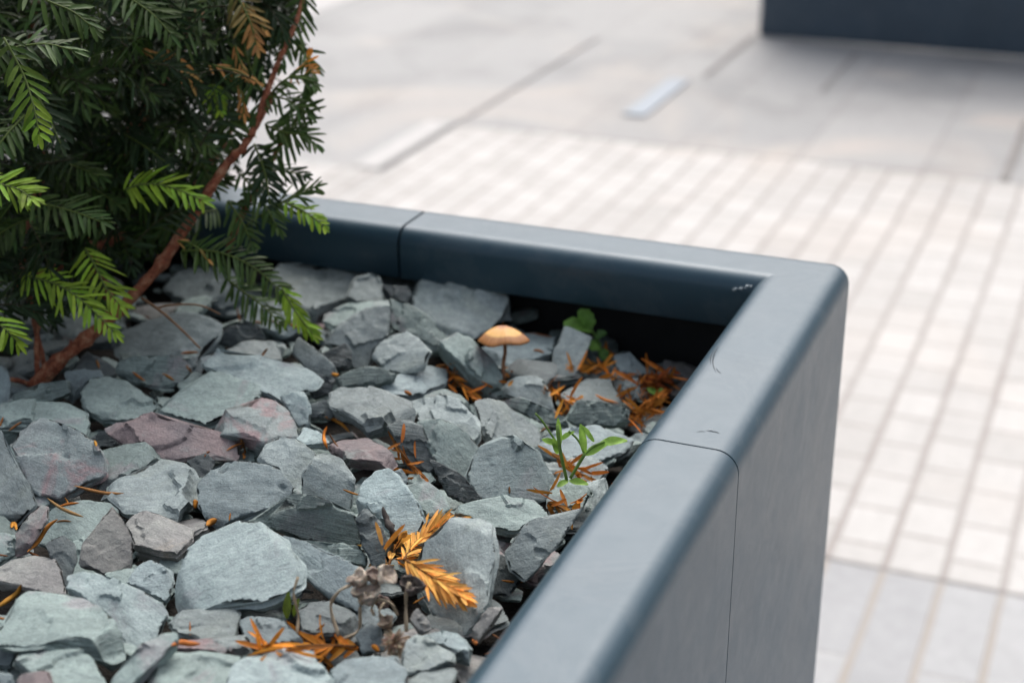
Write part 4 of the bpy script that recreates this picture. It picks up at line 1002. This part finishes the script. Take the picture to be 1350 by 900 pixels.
# bits of bark lying under the yew
P = [dpt(48, 468, -.02), dpt(60, 470, -.02), dpt(72, 469, -.02)]

# ------------------------------------------------------------------ mushroom
def mush_cap():
    m, nt, b = mat('mushroom_cap'); tc = nt.nodes.new('ShaderNodeTexCoord'); sp = nt.nodes.new('ShaderNodeSeparateXYZ'); nt.links.new(tc.outputs['Object'], sp.inputs[0])
    r = math_n(nt, 'SQRT', math_n(nt, 'ADD', math_n(nt, 'MULTIPLY', sp.outputs[0], sp.outputs[0]), math_n(nt, 'MULTIPLY', sp.outputs[1], sp.outputs[1])))
    rn = math_n(nt, 'MULTIPLY', r, 1/.0145)
    c = ramp(nt, rn, [(.0, (.26, .08, .025)), (.25, (.42, .16, .04)), (.48, (.68, .34, .075)), (.85, (.74, .41, .10)), (.97, (.36, .15, .04))])
    th = nt.nodes.new('ShaderNodeMath'); th.operation = 'ARCTAN2'; nt.links.new(sp.outputs[0], th.inputs[0]); nt.links.new(sp.outputs[1], th.inputs[1])
    cb = nt.nodes.new('ShaderNodeCombineXYZ'); nt.links.new(math_n(nt, 'MULTIPLY', th.outputs[0], 11.), cb.inputs[0]); nt.links.new(math_n(nt, 'MULTIPLY', rn, .8), cb.inputs[1])
    st = noise_n(nt, cb.outputs[0], 1.6, 3, .5)
    c = mix(nt, .8, c, ramp(nt, st, [(.3, (.72, .66, .6)), (.65, (1.15, 1.15, 1.12))]), 'MULTIPLY')
    nt.links.new(c, b.inputs['Base Color']); b.inputs['Roughness'].default_value = .5
    b.inputs['Subsurface Weight'].default_value = .15; b.inputs['Subsurface Radius'].default_value = (.004, .002, .001); b.inputs['Subsurface Scale'].default_value = 1.
    nt.links.new(bump(nt, st, .3, .0006), b.inputs['Normal']); return m
foot = on_bed(664, 500, -.002); D = depth(foot)
top = at_d(663, 448, D-.001)
mroot = empty('mushroom', foot); tag(mroot, 'small orange brown mushroom with thin dark stalk among the slates', 'mushroom'); bpy.context.view_layer.update()
R0 = 34/FPX*D; V, Fc = [], []
prof = [(0, .80), (.10, .79), (.22, .75), (.36, .67), (.5, .57), (.64, .44), (.78, .30), (.9, .14), (.97, .03), (1.0, -.06), (.975, -.085), (.93, -.03), (.8, .08), (.6, .2), (.4, .3), (.1, .36)]
nseg = 72
ct = top+Vector((0, 0, .0))
for (r_, z_) in prof:
    for k in range(nseg):
        a = 2*math.pi*k/nseg
        wv = 1+.035*math.sin(3*a+1)+.02*math.sin(7*a)+.02*noise.noise(Vector((math.cos(a)*2, math.sin(a)*2, 0)))
        zz = z_*R0*.70+.0007*math.sin(5*a+.6)*r_+ (.0012*r_*max(0, math.cos(a-5.6))**6)
        V.append(Vector((r_*R0*wv*math.cos(a), r_*R0*wv*math.sin(a), zz)))
for i in range(len(prof)-1):
    for k in range(nseg): Fc.append((i*nseg+k, (i+1)*nseg+k, (i+1)*nseg+(k+1) % nseg, i*nseg+(k+1) % nseg))
tl = Matrix.Rotation(math.radians(-3), 3, 'Y') @ Matrix.Rotation(math.radians(-10), 3, 'X')
cap = mesh_obj('cap', [ct+tl @ v for v in V], Fc, mush_cap(), mroot, True, ct, tl)
mb = MB()
for k in range(60):
    a = 2*math.pi*k/60; e = Vector((math.cos(a), math.sin(a), 0)); s = Vector((-e.y, e.x, 0))*.00012
    q = [e*R0*.1+Vector((0, 0, R0*.34)), e*R0*.92-Vector((0, 0, -R0*-.02)), e*R0*.88-Vector((0, 0, R0*.06)), e*R0*.12+Vector((0, 0, R0*.14))]
    VV = [ct+tl @ (v-s) for v in q]+[ct+tl @ (v+s) for v in q]
    mb.add(VV, [(0, 1, 2, 3), (7, 6, 5, 4), (0, 4, 5, 1), (3, 2, 6, 7)])
mesh_obj('gills', mb.v, mb.f, plain('gills', (.38, .19, .09), .8, .1), mroot, False)
st = [foot, at_d(663.5, 480, D), at_d(666, 462, D), ct+Vector((0, 0, R0*.35))]
V, Fc = tube(curve(st, 16), [.0019, .0017, .0016, .0015]+[.0014]*12, 10, True, .12)
mesh_obj('stalk', V, Fc, plain('stalk', (.24, .11, .05), .55, .35, 300), mroot)

# ------------------------------------------------------------------ seedlings
def leaf(mb, a, tip, width, n, col, curl=.2, lobes=False, seg=9):
    d = tip-a; L = d.length; d = d/L; s = d.cross(n).normalized(); n = s.cross(d).normalized(); V = []
    for i in range(seg):
        t = i/(seg-1); w = width/2*math.sin(math.pi*min(.985, t*.93+.04))**.7
        if lobes: w = width/2*(math.sin(math.pi*min(.97, t*.9+.08))**.55)*(1+.10*math.sin(t*19))
        for k in (-1, -.5, 0, .5, 1):
            V.append(a+d*L*t+s*w*k+n*(abs(k)*w*.35-curl*L*t*t+.08*width*math.sin(t*8+k*2)))
    Fc = [(i*5+k, i*5+k+1, (i+1)*5+k+1, (i+1)*5+k) for i in range(seg-1) for k in range(4)]
    mb.add(V, Fc, (*col, 1))
GR = (.20, .38, .075)
# round leaved one
f0 = on_bed(796, 468, -.004); D2 = depth(f0)
r1 = empty('seedling', f0); tag(r1, 'small weed with one round crinkled green leaf above the upright slab', 'seedling', 'green seedlings among the slates'); bpy.context.view_layer.update()
def P2(x, y, k=0.): return at_d(x, y, D2+k)
a = MB()
V, Fc = tube(curve([f0, P2(789, 452), P2(782, 438), P2(776, 430)], 10), [.0011]*10, 6); a.add(V, Fc, (.12, .22, .05, 1))
V, Fc = tube(curve([P2(786, 446), P2(790, 443)], 4), [.0008]*4, 6); a.add(V, Fc, (.12, .22, .05, 1)); a.obj('stem', M_LEAF, r1)
nv = (CAM-f0).normalized()*.7+Vector((0, 0, .7))
for (A_, B_, w, c_) in (((781, 434), (744, 424), .0125, GR), ((780, 430), (765, 408), .0125, (.18, .36, .07)), ((785, 444), (799, 438), .0075, (.09, .19, .05)), ((792, 458), (776, 455), .0105, GR), ((793, 460), (799, 475), .008, (.11, .24, .05))):
    m_ = MB(); leaf(m_, P2(*A_), P2(*B_, -.004), w, nv, c_, .12, True); m_.obj('leaf', M_LEAF, r1)
# narrow leaved one
f0 = on_bed(753, 636, .004); D2 = depth(f0)-.006; f0 = at_d(753, 636, D2)
r2 = empty('seedling', f0); tag(r2, 'bright green narrow-leaved seedling growing close to the rim seam', 'seedling', 'green seedlings among the slates'); bpy.context.view_layer.update()
a = MB()
for P, r in (([(747, 632), (742, 610), (738, 590), (735, 560)], .0011), ([(752, 630), (762, 613), (771, 598)], .0011), ([(771, 598), (762, 580), (750, 568)], .0007), ([(738, 588), (727, 573), (715, 555), (706, 545)], .0007), ([(771, 600), (783, 588), (797, 582)], .0008)):
    V, Fc = tube(curve([P2(x, y, -.002*i) for i, (x, y) in enumerate(P)], 10), [r]*10, 6); a.add(V, Fc, (.20, .32, .08, 1))
a.obj('stem', M_LEAF, r2)
for (A_, B_, w) in (((738, 590), (736, 552), .0035), ((738, 588), (716, 578), .0045), ((738, 580), (756, 568), .0035), ((771, 600), (766, 560), .0045), ((783, 582), (767, 560), .0035), ((790, 584), (826, 579), .0058), ((770, 600), (800, 584), .0055), ((735, 598), (730, 578), .004), ((750, 633), (775, 637), .0045), ((749, 633), (735, 640), .004)):
    m_ = MB(); leaf(m_, P2(*A_), P2(*B_, -.006), w, nv, (.30, .50, .09), .1); m_.obj('leaf', M_LEAF, r2)
# small sprouts: corner litter and between front slates
f0 = hit(866, 520, .008); D2 = depth(f0)
r3 = empty('seedling', f0); tag(r3, 'tiny green sprout in the brown corner litter by the rim', 'seedling', 'green seedlings among the slates'); bpy.context.view_layer.update()
m_ = MB(); leaf(m_, P2(868, 521), P2(855, 511, -.003), .005, nv, GR); m_.obj('leaf', M_LEAF, r3)
m_ = MB(); leaf(m_, P2(866, 522), P2(872, 512, -.003), .0045, nv, GR); m_.obj('leaf', M_LEAF, r3)
f0 = hit(385, 815, .012); D2 = depth(f0)
r4 = empty('seedling', f0); tag(r4, 'two olive green leaf tips beside the dry stem in front', 'seedling', 'green seedlings among the slates'); bpy.context.view_layer.update()
m_ = MB(); leaf(m_, P2(378, 815), P2(379, 782, -.003), .0045, nv, (.10, .14, .02)); m_.obj('leaf', M_LEAF, r4)
m_ = MB(); leaf(m_, P2(387, 812), P2(392, 790, -.003), .003, nv, (.12, .17, .02)); m_.obj('leaf', M_LEAF, r4)

# ------------------------------------------------------------------ dried seed heads
M_HUSK = leafy('dry_husk', .8, .15)
f0 = hit(500, 868, .004); D3 = depth(hit(470, 800))-.035
r5 = empty('dried_plant', f0); tag(r5, 'dried weed with curled tan stems and shrivelled grey brown seed heads', 'dried plant'); bpy.context.view_layer.update()
def P3(x, y, k=0.): return at_d(x, y, D3+k)
STE = [([(391, 838), (393, 810), (387, 782), (393, 760)], 1.9), ([(446, 838), (436, 800), (446, 780), (463, 770)], 2.1), ([(452, 842), (473, 830), (475, 800), (482, 780)], 2.1),
       ([(536, 832), (535, 800), (536, 778), (540, 768)], 2.4), ([(493, 810), (490, 800), (500, 790), (515, 795), (524, 810)], 1.8), ([(532, 892), (532, 870), (524, 850), (508, 820)], 2.2), ([(520, 800), (510, 792), (500, 805), (506, 815)], 1.6)]
for P, r in STE:
    V, Fc = tube(curve([P3(*p, .004*math.sin(i*2)) for i, p in enumerate(P)], 16), [r/FPX*D3*(1+.2*math.sin(i)) for i in range(16)], 7, True, .3)
    m_ = MB(); m_.add(V, Fc, (.42, .34, .24, 1)); m_.obj('stem', M_HUSK, r5)
def husk(x, y, rpx, hpx, tilt, colo, coli, seed, k=0.):
    rnd = random.Random(seed); c = P3(x, y, k); R_ = rpx/FPX*D3; Hh = hpx/FPX*D3
    ax = (UP*math.cos(tilt)+RT*math.sin(tilt)-FW*.55).normalized(); e1 = ax.cross(FW).normalized(); e2 = ax.cross(e1)
    m_ = MB(); V, Fc, cols = [], [], []; n = 40
    pr = [(.12, -1, 0), (.5, -.8, 0), (.8, -.35, 0), (.95, .1, 0), (1.0, .35, 0), (.80, .34, 1), (.66, .15, 1), (.45, 0, 1), (.05, -.1, 1)]
    pr = [tuple(pr[i//3][q]*(1-i % 3/3)+pr[min(i//3+1, len(pr)-1)][q]*(i % 3/3) for q in range(3)) for i in range(len(pr)*3-2)]
    for (r_, z_, inn) in pr:
        for q in range(n):
            a = 2*math.pi*q/n; w = 1+.10*math.sin(a*3+seed)+.06*math.sin(a*5)+.12*noise.noise(Vector((math.cos(a)*3, math.sin(a)*3, z_*2+seed)))
            V.append(c+(e1*math.cos(a)+e2*math.sin(a))*R_*r_*w+ax*(Hh*.5*(z_+.15*math.sin(a*3+seed*2)*r_)))
            nv_ = noise.noise_vector(V[-1]*190+Vector((seed, 0, 0)))*.34+noise.noise_vector(V[-1]*520)*.13
            V[-1] = V[-1]+nv_*R_
            t_ = sstep((noise.noise(V[-1]*170+Vector((0, seed, 0)))+.05)*3.2)*.75; t_ = max(t_, .55*inn)
            cols.append(jit(tuple(colo[z]*(1-t_)+coli[z]*.6*t_ for z in range(3)), rnd, .16))
    for i in range(len(pr)-1):
        for q in range(n): Fc.append((i*n+q, i*n+(q+1) % n, (i+1)*n+(q+1) % n, (i+1)*n+q))
    m_.v, m_.f, m_.c = V, Fc, cols
    m_.obj('seed_head', M_HUSK, r5)
TN = (.66, .57, .46); DK = (.22, .15, .12)
husk(472, 762, 14, 26, -.5, TN, DK, 1); husk(484, 782, 17, 34, .1, TN, (.22, .17, .14), 2, -.003); husk(510, 757, 15, 26, .8, TN, DK, 3, -.004); husk(494, 758, 13, 22, .2, (.30, .24, .20), DK, 8, .002)
husk(542, 770, 17, 24, .2, (.12, .10, .09), (.03, .025, .02), 4, .002); husk(507, 818, 11, 22, -.3, (.46, .37, .28), (.25, .18, .13), 5, -.004)
husk(503, 793, 12, 14, .6, (.20, .15, .13), (.06, .05, .045), 7, .004)
# the lowest, star-like head
m_ = MB(); c = P3(521, 846, -.006); rnd = random.Random(9)
for k in range(90):
    d = (RT*rnd.gauss(0, 1)+UP*rnd.gauss(0, 1)-FW*abs(rnd.gauss(0, .7))).normalized(); L = rnd.uniform(15, 22)/FPX*D3
    blade(m_, c, d, d.cross(Vector((rnd.random(), rnd.random(), rnd.random()+.1))), L, .0022, jit((.66, .52, .40), rnd, .2), .2)
m_.obj('seed_head', M_HUSK, r5)

# ------------------------------------------------------------------ unseen buildings, added so the rounded rim mirrors a dark band
M_WALL = plain('slate_cladding', (.10, .125, .14), .7, .15, 2)
M_GLASS = plain('window_glass', (.03, .045, .055), .08, .1, 1, spec=.8)
M_ROOF = plain('roof_felt', (.06, .065, .07), .9, .2, 1)
def box(x0, x1, y0, y1, z0, z1):
    V = [(x, y, z) for z in (z0, z1) for (x, y) in ((x0, y0), (x1, y0), (x1, y1), (x0, y1))]
    return V, [(3, 2, 1, 0), (4, 5, 6, 7), (0, 1, 5, 4), (1, 2, 6, 5), (2, 3, 7, 6), (3, 0, 4, 7)]
def building(cx, cy, wid, dep, hgt, rot, nw, nf, label):
    r = empty('added_building', Vector((cx, cy, 0))); r.rotation_euler.z = rot; tag(r, label, 'building'); bpy.context.view_layer.update()
    def part(name, b, m, par):
        me = bpy.data.meshes.new(name); me.from_pydata(b[0], [], b[1]); me.materials.append(m)
        o = bpy.data.objects.new(name, me); C.objects.link(o); o.parent = par; return o
    part('wall', box(-wid/2, wid/2, 0, dep, 0, hgt), M_WALL, r); part('roof', box(-wid/2-.3, wid/2+.3, -.3, dep+.3, hgt+.003, hgt+.4), M_ROOF, r)
    fh = hgt/nf; ww = wid/nw
    for f in range(nf):
        for k in range(nw):
            x = -wid/2+ww*(k+.5); z = fh*(f+.55)
            part('window', box(x-ww*.32, x+ww*.32, -.05, .05, z-fh*.3, z+fh*.3), M_GLASS, r)
building(-9, 30, 44, 12, 9.0, 0, 11, 3, 'unseen long dark clad three storey building added at the far side to darken the rim reflection')
building(24, 12, 40, 12, 8.0, math.radians(-90), 10, 3, 'unseen dark clad three storey building added along the side to darken the rim reflection')
# ------------------------------------------------------------------ camera, light, sky
cam = bpy.data.cameras.new('camera'); co = bpy.data.objects.new('camera', cam); C.objects.link(co)
M = Matrix((RT, UP, -FW)).transposed().to_4x4(); M.translation = CAM; co.matrix_world = M
cam.sensor_width = 36.; cam.lens = 36*FPX/1350; cam.clip_start = .02; cam.clip_end = 1500
cam.dof.use_dof = True; cam.dof.focus_distance = .93; cam.dof.aperture_fstop = 6.3; cam.dof.aperture_blades = 0
sc = bpy.context.scene; sc.camera = co
EL, AZ = math.radians(51), math.radians(-14)      # azimuth: from world +y towards +x
w = bpy.data.worlds.new('World'); sc.world = w; w.use_nodes = True; nt = w.node_tree
sky = nt.nodes.new('ShaderNodeTexSky'); sky.sky_type = 'NISHITA'; sky.sun_disc = False
sky.sun_elevation = EL; sky.sun_rotation = AZ; sky.dust_density = 6.; sky.air_density = 1.; sky.ozone_density = 1.
hs = nt.nodes.new('ShaderNodeHueSaturation'); hs.inputs['Saturation'].default_value = .5
nt.links.new(sky.outputs[0], hs.inputs['Color']); nt.links.new(hs.outputs[0], nt.nodes['Background'].inputs[0]); nt.nodes['Background'].inputs[1].default_value = .15
L = bpy.data.lights.new('sun', 'SUN'); L.energy = 1.3; L.angle = math.radians(80); L.color = (.95, .975, 1.)
lo = bpy.data.objects.new('sun', L); C.objects.link(lo)
sd = Vector((math.sin(AZ)*math.cos(EL), math.cos(AZ)*math.cos(EL), math.sin(EL)))
lo.rotation_euler = sd.to_track_quat('Z', 'Y').to_euler()
vs = sc.view_settings; vs.view_transform = 'Standard'; vs.look = 'None'; vs.gamma = 1; vs.exposure = .52
sc.cycles.use_denoising = True; sc.cycles.max_bounces = 6; sc.cycles.sample_clamp_indirect = 4
